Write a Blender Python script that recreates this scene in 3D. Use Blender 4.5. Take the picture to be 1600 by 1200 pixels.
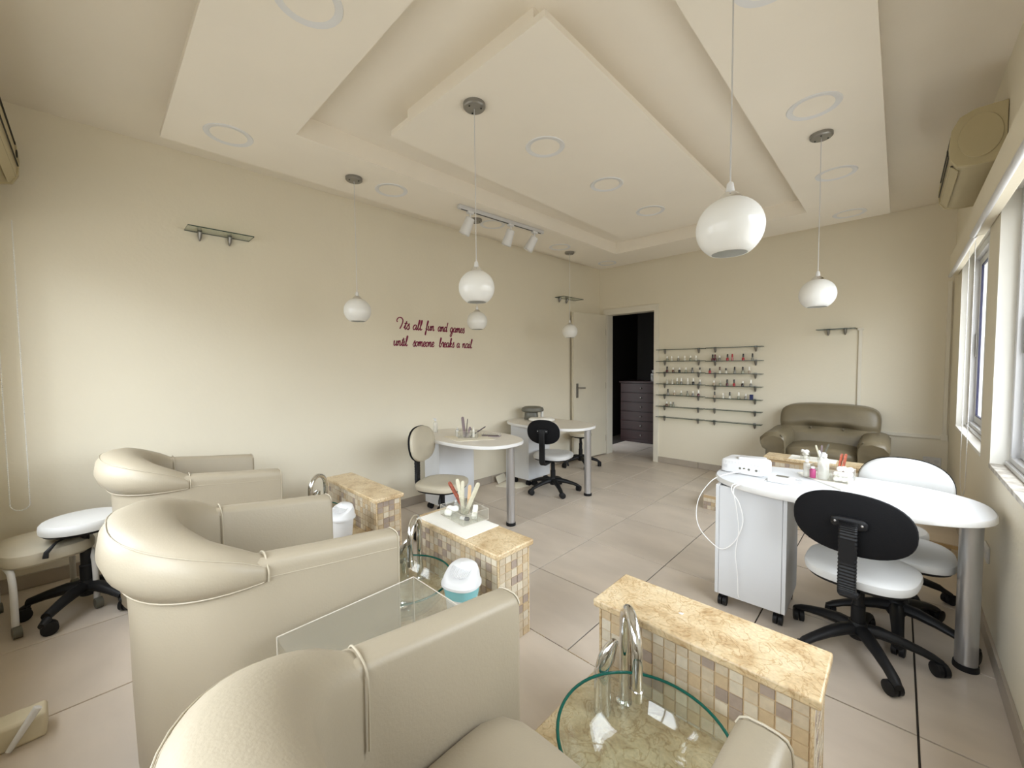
import bpy, math, random
from math import sin, cos, pi, radians, atan2, hypot
from mathutils import Vector, Matrix
random.seed(7)
for o in list(bpy.data.objects): bpy.data.objects.remove(o)
SC = bpy.context.scene
COL = SC.collection

# ------------------------------------------------------------------ camera, sky, portals, exposure
cam_d = bpy.data.cameras.new('camera'); cam = bpy.data.objects.new('camera', cam_d); COL.objects.link(cam)
SC.camera = cam
yaw, pitch, roll = radians(-43.80868516), radians(-2.66267232), radians(-0.53639632)
fw = Vector((sin(yaw)*cos(pitch), cos(yaw)*cos(pitch), sin(pitch)))
rt = Vector((cos(yaw), -sin(yaw), 0)); up = rt.cross(fw)
R_ = rt*cos(roll)+up*sin(roll); U_ = up*cos(roll)-rt*sin(roll)
cam.matrix_world = Matrix(((R_.x, U_.x, -fw.x, 2.3146), (R_.y, U_.y, -fw.y, -2.6392), (R_.z, U_.z, -fw.z, 1.3677), (0, 0, 0, 1)))
cam_d.sensor_width = 36; cam_d.lens = 630.166/1600*36; cam_d.clip_start = 0.02; cam_d.clip_end = 200

W = bpy.data.worlds.new('overcast_sky'); SC.world = W; W.use_nodes = True
nt = W.node_tree; nt.nodes.clear()
tc = nt.nodes.new('ShaderNodeTexCoord'); sp = nt.nodes.new('ShaderNodeSeparateXYZ'); cr = nt.nodes.new('ShaderNodeValToRGB')
bg = nt.nodes.new('ShaderNodeBackground'); wo = nt.nodes.new('ShaderNodeOutputWorld')
mr = nt.nodes.new('ShaderNodeMapRange'); mr.inputs['From Min'].default_value = -1; mr.inputs['From Max'].default_value = 1
nt.links.new(tc.outputs['Generated'], sp.inputs[0]); nt.links.new(sp.outputs['Z'], mr.inputs['Value'])
nt.links.new(mr.outputs[0], cr.inputs[0]); nt.links.new(cr.outputs[0], bg.inputs[0]); nt.links.new(bg.outputs[0], wo.inputs[0])
e = cr.color_ramp.elements
e[0].position = 0.0; e[0].color = (0.20, 0.195, 0.18, 1)
e[1].position = 1.0; e[1].color = (0.94, 0.98, 1.04, 1)
k = cr.color_ramp.elements.new(0.49); k.color = (0.26, 0.26, 0.25, 1)
k = cr.color_ramp.elements.new(0.58); k.color = (0.50, 0.52, 0.54, 1)
k = cr.color_ramp.elements.new(0.64); k.color = (0.86, 0.93, 1.0, 1)
bg.inputs['Strength'].default_value = 6.0

def portal(name, loc, rot, sx, sy):
    d = bpy.data.lights.new(name, 'AREA'); d.shape = 'RECTANGLE'; d.size = sx; d.size_y = sy
    d.cycles.is_portal = True
    o = bpy.data.objects.new(name, d); o.location = loc; o.rotation_euler = rot; COL.objects.link(o)
portal('window_portal', (2.93, 1.51, 1.52), (0, radians(90), 0), 1.34, 1.38)
portal('window_portal', (2.93, -0.55, 1.52), (0, radians(90), 0), 1.34, 2.1)
portal('window_portal', (0.775, -3.32, 1.52), (radians(90), 0, 0), 3.25, 1.34)

SC.view_settings.view_transform = 'Standard'; SC.view_settings.look = 'None'
SC.view_settings.gamma = 1; SC.view_settings.use_curve_mapping = False
SC.view_settings.exposure = 1.0
SC.cycles.max_bounces = 12; SC.cycles.diffuse_bounces = 8; SC.cycles.transparent_max_bounces = 24
SC.cycles.caustics_reflective = False; SC.cycles.caustics_refractive = False

# ------------------------------------------------------------------ materials
def mat(name, col, rough=0.5, metal=0.0, spec=0.5, noise=0.0, nscale=8, bump=0.0, bscale=60, col2=None, objrand=0.0, trans=0, ior=1.45, coat=0, detail=4, stretch=None):
    m = bpy.data.materials.new(name); m.use_nodes = True
    n = m.node_tree; b = n.nodes['Principled BSDF']
    b.inputs['Base Color'].default_value = (*col, 1); b.inputs['Roughness'].default_value = rough
    b.inputs['Metallic'].default_value = metal; b.inputs['Specular IOR Level'].default_value = spec
    b.inputs['Transmission Weight'].default_value = trans; b.inputs['IOR'].default_value = ior
    b.inputs['Coat Weight'].default_value = coat
    t = n.nodes.new('ShaderNodeTexCoord'); src = t.outputs['Object']
    if objrand or stretch:
        mp = n.nodes.new('ShaderNodeMapping'); n.links.new(src, mp.inputs['Vector']); src = mp.outputs[0]
        if stretch: mp.inputs['Scale'].default_value = stretch
        if objrand:
            oi = n.nodes.new('ShaderNodeObjectInfo'); ml = n.nodes.new('ShaderNodeMath'); ml.operation = 'MULTIPLY'
            ml.inputs[1].default_value = 37.0; n.links.new(oi.outputs['Random'], ml.inputs[0])
            cb = n.nodes.new('ShaderNodeCombineXYZ')
            for i in range(3): n.links.new(ml.outputs[0], cb.inputs[i])
            n.links.new(cb.outputs[0], mp.inputs['Location'])
    last = None
    if noise or col2:
        nz = n.nodes.new('ShaderNodeTexNoise'); nz.inputs['Scale'].default_value = nscale; nz.inputs['Detail'].default_value = detail
        n.links.new(src, nz.inputs['Vector'])
        mx = n.nodes.new('ShaderNodeMix'); mx.data_type = 'RGBA'
        c2 = col2 if col2 else tuple(c*(1-noise) for c in col)
        mx.inputs[6].default_value = (*col, 1); mx.inputs[7].default_value = (*c2, 1)
        rp = n.nodes.new('ShaderNodeMapRange'); rp.inputs['From Min'].default_value = .35; rp.inputs['From Max'].default_value = .65
        n.links.new(nz.outputs['Fac'], rp.inputs['Value']); n.links.new(rp.outputs[0], mx.inputs[0])
        last = mx.outputs[2]
    if objrand:
        hs = n.nodes.new('ShaderNodeHueSaturation'); mr2 = n.nodes.new('ShaderNodeMapRange')
        mr2.inputs['To Min'].default_value = 1-objrand; mr2.inputs['To Max'].default_value = 1+objrand
        n.links.new(oi.outputs['Random'], mr2.inputs['Value']); n.links.new(mr2.outputs[0], hs.inputs['Value'])
        if last: n.links.new(last, hs.inputs['Color'])
        else: hs.inputs['Color'].default_value = (*col, 1)
        last = hs.outputs[0]
    if last: n.links.new(last, b.inputs['Base Color'])
    if bump:
        n2 = n.nodes.new('ShaderNodeTexNoise'); n2.inputs['Scale'].default_value = bscale; n2.inputs['Detail'].default_value = 3
        n.links.new(src, n2.inputs['Vector'])
        bp = n.nodes.new('ShaderNodeBump'); bp.inputs['Strength'].default_value = bump; bp.inputs['Distance'].default_value = 0.004
        n.links.new(n2.outputs['Fac'], bp.inputs['Height']); n.links.new(bp.outputs[0], b.inputs['Normal'])
    return m

def thin_glass(name, tint=(1, 1, 1), haze=0.0, rough=0.02, refl=.9):
    m = bpy.data.materials.new(name); m.use_nodes = True; n = m.node_tree; n.nodes.clear()
    o = n.nodes.new('ShaderNodeOutputMaterial'); t = n.nodes.new('ShaderNodeBsdfTransparent'); g = n.nodes.new('ShaderNodeBsdfGlossy')
    f = n.nodes.new('ShaderNodeLayerWeight'); mx = n.nodes.new('ShaderNodeMixShader')
    pw = n.nodes.new('ShaderNodeMath'); pw.operation = 'POWER'; pw.inputs[1].default_value = 5
    ma = n.nodes.new('ShaderNodeMath'); ma.operation = 'MULTIPLY_ADD'; ma.inputs[1].default_value = refl; ma.inputs[2].default_value = .035
    n.links.new(f.outputs['Facing'], pw.inputs[0]); n.links.new(pw.outputs[0], ma.inputs[0])
    t.inputs[0].default_value = (*tint, 1); g.inputs['Roughness'].default_value = rough
    n.links.new(ma.outputs[0], mx.inputs[0]); n.links.new(g.outputs[0], mx.inputs[2])
    if haze:
        d = n.nodes.new('ShaderNodeBsdfDiffuse'); d.inputs[0].default_value = (.85, .84, .8, 1)
        m2 = n.nodes.new('ShaderNodeMixShader'); m2.inputs[0].default_value = haze
        n.links.new(t.outputs[0], m2.inputs[1]); n.links.new(d.outputs[0], m2.inputs[2]); n.links.new(m2.outputs[0], mx.inputs[1])
    else: n.links.new(t.outputs[0], mx.inputs[1])
    n.links.new(mx.outputs[0], o.inputs[0])
    return m

M = dict(
    wall=mat('wall_paint', (0.77, 0.715, 0.585), .75, spec=.25, noise=.035, nscale=1.3, bump=.25, bscale=45),
    ceil=mat('ceiling_paint', (0.83, 0.775, 0.68), .8, spec=.2, noise=.03, nscale=2, bump=.12, bscale=30),
    trimw=mat('white_trim_paint', (0.74, 0.70, 0.60), .5, noise=.05, nscale=4),
    door=mat('door_paint', (0.70, 0.65, 0.53), .5, noise=.05, nscale=3),
    tile=mat('floor_tile_ceramic', (0.64, 0.56, 0.475), .38, noise=.13, nscale=2.2, objrand=.04, detail=7, stretch=(1, 2.2, 1), bump=.05, bscale=20),
    grout=mat('dark_grout', (0.035, 0.028, 0.022), .95),
    base=mat('skirting_ceramic', (0.42, 0.365, 0.30), .4, noise=.12, nscale=5, objrand=.03),
    leather=mat('beige_leatherette', (0.41, 0.355, 0.265), .42, spec=.45, noise=.05, nscale=3, bump=.12, bscale=160),
    leather_seam=mat('pale_piping', (0.47, 0.415, 0.315), .5),
    sofa=mat('olive_brown_leather', (0.175, 0.143, 0.088), .40, spec=.5, noise=.15, nscale=5, bump=.3, bscale=70),
    sofa_seam=mat('dark_brown_seam', (0.12, 0.10, 0.065), .6),
    white=mat('white_laminate', (0.64, 0.65, 0.665), .5, spec=.25, noise=.02, nscale=5),
    whiteedge=mat('white_edge_band', (0.70, 0.69, 0.67), .45),
    greige=mat('greige_laminate', (0.72, 0.68, 0.61), .38, noise=.04, nscale=6),
    steel=mat('brushed_steel', (0.60, 0.60, 0.61), .32, metal=.9, noise=.06, nscale=40, stretch=(1, 1, .1)),
    chrome=mat('chrome', (0.80, 0.81, 0.82), .07, metal=1),
    grey_metal=mat('satin_grey_metal', (0.30, 0.29, 0.27), .35, metal=.8),
    black=mat('black_plastic', (0.008, 0.008, 0.009), .5, spec=.35),
    blackfab=mat('black_shell_plastic', (0.006, 0.006, 0.007), .7, spec=.2, bump=.2, bscale=200),
    whiteseat=mat('white_vinyl', (0.62, 0.62, 0.61), .5, noise=.03, nscale=8, bump=.08, bscale=90),
    creamseat=mat('cream_vinyl', (0.52, 0.47, 0.365), .42, noise=.05, nscale=8, bump=.1, bscale=90),
    opal=mat('opal_glass', (0.86, 0.86, 0.84), .18, spec=.5, coat=.3),
    marble=mat('beige_marble', (0.70, 0.57, 0.38), .30, col2=(0.56, 0.42, 0.25), nscale=16, detail=9, bump=.05, bscale=40),
    plast=mat('white_plastic', (0.70, 0.70, 0.70), .45, spec=.35),
    ac=mat('yellowed_plastic', (0.45, 0.385, 0.235), .45, noise=.05, nscale=6),
    acdark=mat('dark_slot', (0.03, 0.028, 0.022), .6),
    alu=mat('grey_white_aluminium', (0.62, 0.62, 0.63), .4, metal=.3),
    gasket=mat('navy_gasket', (0.02, 0.02, 0.06), .5),
    sill=mat('stained_sill', (0.66, 0.63, 0.57), .6, col2=(0.36, 0.32, 0.27), nscale=22, detail=10),
    sillclean=mat('window_reveal_paint', (0.78, 0.76, 0.70), .7, noise=.04, nscale=3),
    pane=thin_glass('window_glass', (.98, .985, .985), refl=.35),
    shelfglass=thin_glass('shelf_glass', (.90, .935, .905)),
    glassedge=mat('dark_glass_edge', (0.035, 0.06, 0.05), .2),
    basin=thin_glass('basin_glass', (.955, .985, .965), haze=.02),
    rim=mat('green_glass_rim', (0.004, 0.095, 0.070), .12),
    acrylic=thin_glass('clear_acrylic', (.97, .97, .95), haze=.05),
    acryledge=mat('acrylic_edge', (0.55, 0.50, 0.42), .3),
    magenta=mat('maroon_vinyl', (0.20, 0.004, 0.045), .5),
    wood=mat('dark_red_wood_shaded', (0.022, 0.003, 0.002), .4, noise=.4, nscale=6, stretch=(1, 1, 8)),  # wood colour lowered further, the gloom of the unlit hall is in it
    hall=mat('hall_paint_with_shade', (0.012, 0.010, 0.009), .8),  # near-black colour stands in for the lack of light in the hall
    cloth=mat('white_towel', (0.80, 0.78, 0.72), .85, bump=.4, bscale=120),
    paper=mat('cream_paper', (0.78, 0.73, 0.60), .8),
    cotton=mat('cotton_wool', (0.90, 0.89, 0.87), .95, bump=.5, bscale=90),
    filem=mat('nail_file_abrasive', (0.62, 0.58, 0.44), .8, noise=.1, nscale=60),
    orange=mat('orange_red_handle', (0.36, 0.075, 0.025), .45, col2=(.16, .03, .015), nscale=90),
    woodstick=mat('pale_wood', (0.62, 0.42, 0.24), .6),
    darkbrown=mat('dark_brown_plastic', (0.06, 0.04, 0.045), .5),
    mauve=mat('mauve_plastic', (0.22, 0.17, 0.18), .5),
    greydev=mat('olive_grey_plastic', (0.13, 0.125, 0.10), .4),
    pink=mat('pink_label', (0.34, 0.045, 0.14), .4),
    teal=mat('teal_bag', (0.22, 0.50, 0.53), .4),
    navy=mat('navy_box', (0.02, 0.03, 0.12), .5),
    clearpl=thin_glass('clear_plastic', (.90, .90, .88), haze=.30),
    stone=mat('cream_stone', (0.66, 0.60, 0.45), .6, noise=.1, nscale=10),
    cablem=mat('white_cable', (0.85, 0.85, 0.84), .45),
)
def opal():
    m = bpy.data.materials.new('opal_glass_shade'); m.use_nodes = True; n = m.node_tree; n.nodes.clear()
    o = n.nodes.new('ShaderNodeOutputMaterial'); d = n.nodes.new('ShaderNodeBsdfDiffuse'); t = n.nodes.new('ShaderNodeBsdfTranslucent'); g = n.nodes.new('ShaderNodeBsdfGlossy')
    a = n.nodes.new('ShaderNodeMixShader'); b = n.nodes.new('ShaderNodeMixShader'); w = n.nodes.new('ShaderNodeLayerWeight'); p = n.nodes.new('ShaderNodeMath'); p.operation = 'MULTIPLY_ADD'
    d.inputs[0].default_value = (.96, .96, .94, 1); t.inputs[0].default_value = (.96, .96, .93, 1); g.inputs['Roughness'].default_value = .15
    a.inputs[0].default_value = .22; p.inputs[1].default_value = .25; p.inputs[2].default_value = .03
    n.links.new(d.outputs[0], a.inputs[1]); n.links.new(t.outputs[0], a.inputs[2]); n.links.new(w.outputs['Facing'], p.inputs[0]); n.links.new(p.outputs[0], b.inputs[0])
    n.links.new(a.outputs[0], b.inputs[1]); n.links.new(g.outputs[0], b.inputs[2]); n.links.new(b.outputs[0], o.inputs[0]); return m
M['opal'] = opal()
def marble():
    m = bpy.data.materials.new('beige_veined_marble'); m.use_nodes = True; n = m.node_tree; b = n.nodes['Principled BSDF']; b.inputs['Roughness'].default_value = .28
    t = n.nodes.new('ShaderNodeTexCoord'); oi = n.nodes.new('ShaderNodeObjectInfo'); ad = n.nodes.new('ShaderNodeVectorMath'); ad.operation = 'ADD'
    cb = n.nodes.new('ShaderNodeCombineXYZ'); ml = n.nodes.new('ShaderNodeMath'); ml.operation = 'MULTIPLY'; ml.inputs[1].default_value = 19
    n.links.new(oi.outputs['Random'], ml.inputs[0]); n.links.new(ml.outputs[0], cb.inputs[0]); n.links.new(ml.outputs[0], cb.inputs[1]); n.links.new(t.outputs['Object'], ad.inputs[0]); n.links.new(cb.outputs[0], ad.inputs[1])
    def nz(sc, det, dist):
        q = n.nodes.new('ShaderNodeTexNoise'); q.inputs['Scale'].default_value = sc; q.inputs['Detail'].default_value = det; q.inputs['Distortion'].default_value = dist; n.links.new(ad.outputs[0], q.inputs['Vector']); return q
    a = nz(9, 8, .6); v = nz(14, 10, 1.8); f = nz(110, 4, 0)
    r1 = n.nodes.new('ShaderNodeValToRGB'); e = r1.color_ramp.elements; e[0].position = .36; e[0].color = (.50, .36, .20, 1); e[1].position = .62; e[1].color = (.68, .55, .36, 1); k = e.new(.46); k.color = (.62, .48, .29, 1)
    r2 = n.nodes.new('ShaderNodeValToRGB'); e = r2.color_ramp.elements; e[0].position = .470; e[0].color = (1, 1, 1, 1); e[1].position = .53; e[1].color = (1, 1, 1, 1); k = e.new(.5); k.color = (.66, .54, .40, 1)
    n.links.new(a.outputs['Fac'], r1.inputs[0]); n.links.new(v.outputs['Fac'], r2.inputs[0])
    mx = n.nodes.new('ShaderNodeMix'); mx.data_type = 'RGBA'; mx.blend_type = 'MULTIPLY'; mx.inputs[0].default_value = .8; n.links.new(r1.outputs[0], mx.inputs[6]); n.links.new(r2.outputs[0], mx.inputs[7])
    r3 = n.nodes.new('ShaderNodeMapRange'); r3.inputs['From Min'].default_value = .3; r3.inputs['From Max'].default_value = .7; r3.inputs['To Min'].default_value = .86; r3.inputs['To Max'].default_value = 1.1; n.links.new(f.outputs['Fac'], r3.inputs['Value'])
    hs = n.nodes.new('ShaderNodeHueSaturation'); n.links.new(r3.outputs[0], hs.inputs['Value']); n.links.new(mx.outputs[2], hs.inputs['Color']); n.links.new(hs.outputs[0], b.inputs['Base Color']); return m
M['marble'] = marble()
MOS = [mat('mosaic_cream', (0.58, 0.485, 0.35), .45, noise=.14, nscale=60, objrand=.05),
       mat('mosaic_tan', (0.56, 0.43, 0.27), .45, noise=.12, nscale=60, objrand=.05),
       mat('mosaic_mauve', (0.38, 0.305, 0.25), .45, noise=.12, nscale=60, objrand=.06),
       mat('mosaic_pale', (0.65, 0.575, 0.445), .45, noise=.10, nscale=60, objrand=.04)]
MGROUT = mat('mosaic_grout', (0.52, 0.38, 0.22), .9)

# ------------------------------------------------------------------ mesh builder
class MB:
    def __init__(s): s.v = []; s.f = []; s.m = []; s.M = Matrix.Identity(4)
    def add(s, vs, fs, mi=0):
        b = len(s.v); s.v += [tuple(s.M @ Vector(p)) for p in vs]
        s.f += [tuple(i+b for i in f) for f in fs]; s.m += [mi]*len(fs); return s
    def box(s, c, d, rz=0, mi=0):
        x, y, z = d[0]/2, d[1]/2, d[2]/2; cc, ss = cos(rz), sin(rz)
        vs = []
        for X, Y, Z in ((-x,-y,-z),(x,-y,-z),(x,y,-z),(-x,y,-z),(-x,-y,z),(x,-y,z),(x,y,z),(-x,y,z)):
            vs.append((c[0]+X*cc-Y*ss, c[1]+X*ss+Y*cc, c[2]+Z))
        return s.add(vs, [(0,3,2,1),(4,5,6,7),(0,1,5,4),(1,2,6,5),(2,3,7,6),(3,0,4,7)], mi)
    def bb(s, x0, x1, y0, y1, z0, z1, mi=0):
        return s.box(((x0+x1)/2, (y0+y1)/2, (z0+z1)/2), (x1-x0, y1-y0, z1-z0), 0, mi)
    def prism(s, poly, z0, z1, mi=0):
        n = len(poly); vs = [(x, y, z0) for x, y in poly]+[(x, y, z1) for x, y in poly]
        return s.add(vs, [tuple(range(n-1, -1, -1)), tuple(range(n, 2*n))]+[(i, (i+1) % n, n+(i+1) % n, n+i) for i in range(n)], mi)
    def rings(s, rings, close=True, cap=True, mi=0):
        n = len(rings[0]); vs = [p for r in rings for p in r]; fs = []
        for k in range(len(rings)-1):
            for i in range(n if close else n-1):
                j = (i+1) % n; fs.append((k*n+i, k*n+j, (k+1)*n+j, (k+1)*n+i))
        if cap: fs += [tuple(range(n-1, -1, -1)), tuple(range((len(rings)-1)*n, len(rings)*n))]
        return s.add(vs, fs, mi)
    def lathe(s, prof, n=24, c=(0, 0, 0), cap=True, mi=0, sx=1, sy=1):
        return s.rings([[(c[0]+r*cos(2*pi*i/n)*sx, c[1]+r*sin(2*pi*i/n)*sy, c[2]+z) for i in range(n)] for r, z in prof], True, cap, mi)
    def pad(s, outline, layers, c=(0, 0, 0), mi=0):
        return s.rings([[(c[0]+x*k, c[1]+y*k, c[2]+z) for x, y in outline] for k, z in layers], True, True, mi)
    def tube(s, pts, r, n=8, cap=True, mi=0, closed=False, flat=1.0):
        pts = [Vector(p) for p in pts]; N = len(pts); rs = r if isinstance(r, (list, tuple)) else [r]*N
        rings = []; prev = None
        for i, p in enumerate(pts):
            a = pts[(i-1) % N] if (closed or i > 0) else p; b = pts[(i+1) % N] if (closed or i < N-1) else p
            t = (b-a).normalized()
            if prev is None:
                ref = Vector((0, 0, 1)) if abs(t.z) < .9 else Vector((1, 0, 0)); u = t.cross(ref).normalized()
            else:
                u = prev-t*prev.dot(t)
                u = u.normalized() if u.length > 1e-6 else t.orthogonal().normalized()
            prev = u; w = t.cross(u)
            rings.append([tuple(p+u*cos(2*pi*k/n)*rs[i]+w*sin(2*pi*k/n)*rs[i]*flat) for k in range(n)])
        if closed: rings.append(rings[0])
        return s.rings(rings, True, cap and not closed, mi)
    def blob(s, c, d, e=3.0, n=8, mi=0, fn=None):
        vs = []; fs = []
        ax = [(0, 1, 2, 1), (0, 1, 2, -1), (1, 2, 0, 1), (1, 2, 0, -1), (2, 0, 1, 1), (2, 0, 1, -1)]
        for a, b_, cc, sg in ax:
            base = len(vs)
            for i in range(n+1):
                for j in range(n+1):
                    p = [0, 0, 0]; p[a] = math.tan((2*i/n-1)*pi/4); p[b_] = math.tan((2*j/n-1)*pi/4); p[cc] = sg
                    L = sum(abs(q)**e for q in p)**(1/e); p = [q/L for q in p]
                    q = [p[0]*d[0]/2, p[1]*d[1]/2, p[2]*d[2]/2]
                    if fn: q = fn(q)
                    vs.append((c[0]+q[0], c[1]+q[1], c[2]+q[2]))
            for i in range(n):
                for j in range(n):
                    f = (base+i*(n+1)+j, base+(i+1)*(n+1)+j, base+(i+1)*(n+1)+j+1, base+i*(n+1)+j+1)
                    fs.append(f if sg > 0 else f[::-1])
        return s.add(vs, fs, mi)
    def build(s, name, mats, parent=None, loc=None, bev=0, smooth=True, ang=38, seg=2, merge=False):
        me = bpy.data.meshes.new(name); me.from_pydata(s.v, [], s.f)
        mats = mats if isinstance(mats, (list, tuple)) else [mats]
        for m in mats: me.materials.append(m)
        me.polygons.foreach_set('material_index', s.m)
        if merge:
            import bmesh
            b = bmesh.new(); b.from_mesh(me); bmesh.ops.remove_doubles(b, verts=b.verts, dist=1e-5); b.to_mesh(me); b.free()
        if smooth:
            me.polygons.foreach_set('use_smooth', [True]*len(me.polygons)); me.set_sharp_from_angle(angle=radians(ang))
        me.update()
        o = bpy.data.objects.new(name, me); COL.objects.link(o)
        if parent: o.parent = parent
        if loc: o.location = loc
        if bev:
            md = o.modifiers.new('bevel', 'BEVEL'); md.width = bev; md.segments = seg; md.limit_method = 'ANGLE'; md.angle_limit = radians(40)
        return o

def sup(a, b, n=2.6, N=40):
    r = []
    for i in range(N):
        t = 2*pi*i/N; c, s_ = cos(t), sin(t)
        r.append((a*math.copysign(abs(c)**(2/n), c), b*math.copysign(abs(s_)**(2/n), s_)))
    return r
def tag(o, label=None, cat=None, group=None, kind=None):
    if label: o['label'] = label
    if cat: o['category'] = cat
    if group: o['group'] = group
    if kind: o['kind'] = kind
    return o
def thing(name, label, cat, loc=(0, 0, 0), rz=0, group=None):
    o = bpy.data.objects.new(name, None); COL.objects.link(o); o.location = loc; o.rotation_euler = (0, 0, rz)
    o.empty_display_size = .1
    return tag(o, label, cat, group)
def struct(o): o['kind'] = 'structure'; return o
def copy_tree(o, parent=None):
    c = o.copy(); COL.objects.link(c); c.parent = parent
    for ch in list(o.children): copy_tree(ch, c)
    return c
def catmull(P, n=6):
    P = [Vector(p) for p in P]; Q = [P[0]]+P+[P[-1]]; out = []
    for i in range(1, len(Q)-2):
        for k in range(n):
            t = k/n; a, b, c, d = Q[i-1], Q[i], Q[i+1], Q[i+2]
            out.append(.5*((2*b)+(c-a)*t+(2*a-5*b+4*c-d)*t*t+(3*b-a-3*c+d)*t**3))
    out.append(P[-1]); return out
def arc(c, r, a0, a1, n, plane='xz'):
    o = []
    for i in range(n+1):
        t = a0+(a1-a0)*i/n
        if plane == 'xz': o.append((c[0]+r*cos(t), c[1], c[2]+r*sin(t)))
        elif plane == 'yz': o.append((c[0], c[1]+r*cos(t), c[2]+r*sin(t)))
        else: o.append((c[0]+r*cos(t), c[1]+r*sin(t), c[2]))
    return o

# ------------------------------------------------------------------ room constants
H = 2.81; XR = 2.66; YB = 2.79; YN = -3.05; PZ = 0.14; PY = -1.265; FZ = 2.685
def xl(y): return -1.02-0.03*(2.8-y)     # the left wall runs slightly out of square
LWA = math.atan(0.03)

# floor base and hall floor
g = MB(); g.prism([(xl(YN)-.1, YN-.1), (XR+.1, YN-.1), (XR+.1, YB+.1), (xl(YB)-.1, YB+.1)], -.12, -.006)
g.prism([(-1.6, YB+.1), (.8, YB+.1), (.8, 5.2), (-1.6, 5.2)], -.12, -.006)
floor = struct(g.build('floor', M['grout'], smooth=False))
def tile_mesh(x0, x1, y0, y1, z0, z1, name, parent, m, gap=.0034):
    x0 += gap; x1 -= gap; y0 += gap; y1 -= gap; b = .0012
    q = MB(); q.add([(x0, y0, z0), (x1, y0, z0), (x1, y1, z0), (x0, y1, z0), (x0, y0, z1-b), (x1, y0, z1-b), (x1, y1, z1-b), (x0, y1, z1-b),
                     (x0+b, y0+b, z1), (x1-b, y0+b, z1), (x1-b, y1-b, z1), (x0+b, y1-b, z1)],
                    [(0, 1, 5, 4), (1, 2, 6, 5), (2, 3, 7, 6), (3, 0, 4, 7), (4, 5, 9, 8), (5, 6, 10, 9), (6, 7, 11, 10), (7, 4, 8, 11), (8, 9, 10, 11)])
    return q.build(name, m, parent, smooth=False)
for i in range(-2, 5):
    for j in range(-3, 9):
        x0, x1, y0, y1 = i*.6, i*.6+.6, j*.6, j*.6+.6
        x0 = max(x0, -1.19); x1 = min(x1, XR); y0 = max(y0, PY)
        if y1 > YB+.1:
            if x0 > .5: y1 = YB
        if x1-x0 < .02 or y1-y0 < .02: continue
        tile_mesh(x0, x1, y0, y1, -.006, 0.0, 'tile', floor, M['tile'])

# raised platforms with tiled tops and mosaic fronts
def mosaic_joined(mb, origin, ux, nx, nz, p, normal, seed):
    rnd = random.Random(seed); ux = Vector(ux); n = Vector(normal); o = Vector(origin)
    for a in range(nx):
        for b in range(nz):
            c = o+ux*(a+.5)*p+Vector((0, 0, (b+.5)*p)); h = p*.46
            t = n*.003; mi = rnd.choices(range(4), (34, 26, 16, 24))[0]
            q = [c-ux*h-Vector((0, 0, h)), c+ux*h-Vector((0, 0, h)), c+ux*h+Vector((0, 0, h)), c-ux*h+Vector((0, 0, h))]
            mb.add([tuple(v) for v in q]+[tuple(v+t) for v in q], [(4, 5, 6, 7), (0, 1, 5, 4), (1, 2, 6, 5), (2, 3, 7, 6), (3, 0, 4, 7)], mi)
g = MB(); g.prism([(xl(YN), YN), (XR, YN), (XR, PY), (xl(PY), PY)], 0, PZ-.006)
plat = struct(g.build('raised_floor_platform', MGROUT, smooth=False))
xs = [-1.19, -.45, .17, .82, 1.467, 2.07, XR]; ys = [YN, -2.47, -1.87, PY-.002]
for a in range(6):
    for b in range(3): tile_mesh(xs[a], xs[a+1], ys[b], ys[b+1], PZ-.006, PZ, 'tile', plat, M['tile'])
g = MB(); mosaic_joined(g, (-1.06, PY, .002), (1, 0, 0), 109, 4, .034, (0, 1, 0), 3)
tag(g.build('mosaic_edge', MOS, plat, smooth=False), kind='stuff')
P4Z = .135; P4X = 1.012; P4Y = 1.32
g = MB(); g.bb(P4X, XR, P4Y, YB, 0, P4Z-.006)
plat4 = struct(g.build('raised_corner_platform', MGROUT, smooth=False))
for a, b in ((P4X, 1.56), (1.56, 2.16), (2.16, XR)):
    for c, d in ((P4Y, 1.92), (1.92, 2.52), (2.52, YB)): tile_mesh(a, b, c, d, P4Z-.006, P4Z, 'tile', plat4, M['tile'])
g = MB(); mosaic_joined(g, (P4X, P4Y, .002), (1, 0, 0), 47, 3, .0345, (0, -1, 0), 5)
mosaic_joined(g, (P4X, P4Y, .002), (0, 1, 0), 42, 3, .0345, (-1, 0, 0), 6)
tag(g.build('mosaic_edge', MOS, plat4, smooth=False), kind='stuff')

# walls
g = MB(); g.prism([(xl(YN-.3)-.2, YN-.3), (xl(YN-.3), YN-.3), (xl(YB), YB), (xl(YB)-.2, YB)], -.1, H+.1)
struct(g.build('wall_left', M['wall'], smooth=False))
DX0, DX1, DH = -.885, -.133, 2.118
g = MB(); g.bb(-1.3, DX0, YB, YB+.14, -.1, H+.1); g.bb(DX0, DX1, YB, YB+.14, DH, H+.1); g.bb(DX1, XR+.25, YB, YB+.14, -.1, H+.1)
struct(g.build('wall_back', M['wall'], smooth=False))
WZ0, WZ1 = .848, 2.2
def wall_with_windows(name, fix, depth, a0, a1, wins, axis):
    g = MB(); rev = MB()
    def bx(m, p0, p1, z0, z1, f0=fix, f1=fix+depth):
        lo, hi = min(f0, f1), max(f0, f1)
        if axis == 'y': m.bb(lo, hi, p0, p1, z0, z1)
        else: m.bb(p0, p1, lo, hi, z0, z1)
    p = a0
    for w0, w1 in wins: bx(g, p, w0, -.1, H+.1); bx(g, w0, w1, -.1, WZ0-.02); bx(g, w0, w1, WZ1, H+.1); p = w1
    bx(g, p, a1, -.1, H+.1)
    return struct(g.build(name, M['wall'], smooth=False))
wins_r = [(-1.6, .505), (.824, 2.205)]
wall_with_windows('wall_right', XR, .26, YN-.3, YB+.14, wins_r, 'y')
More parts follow.
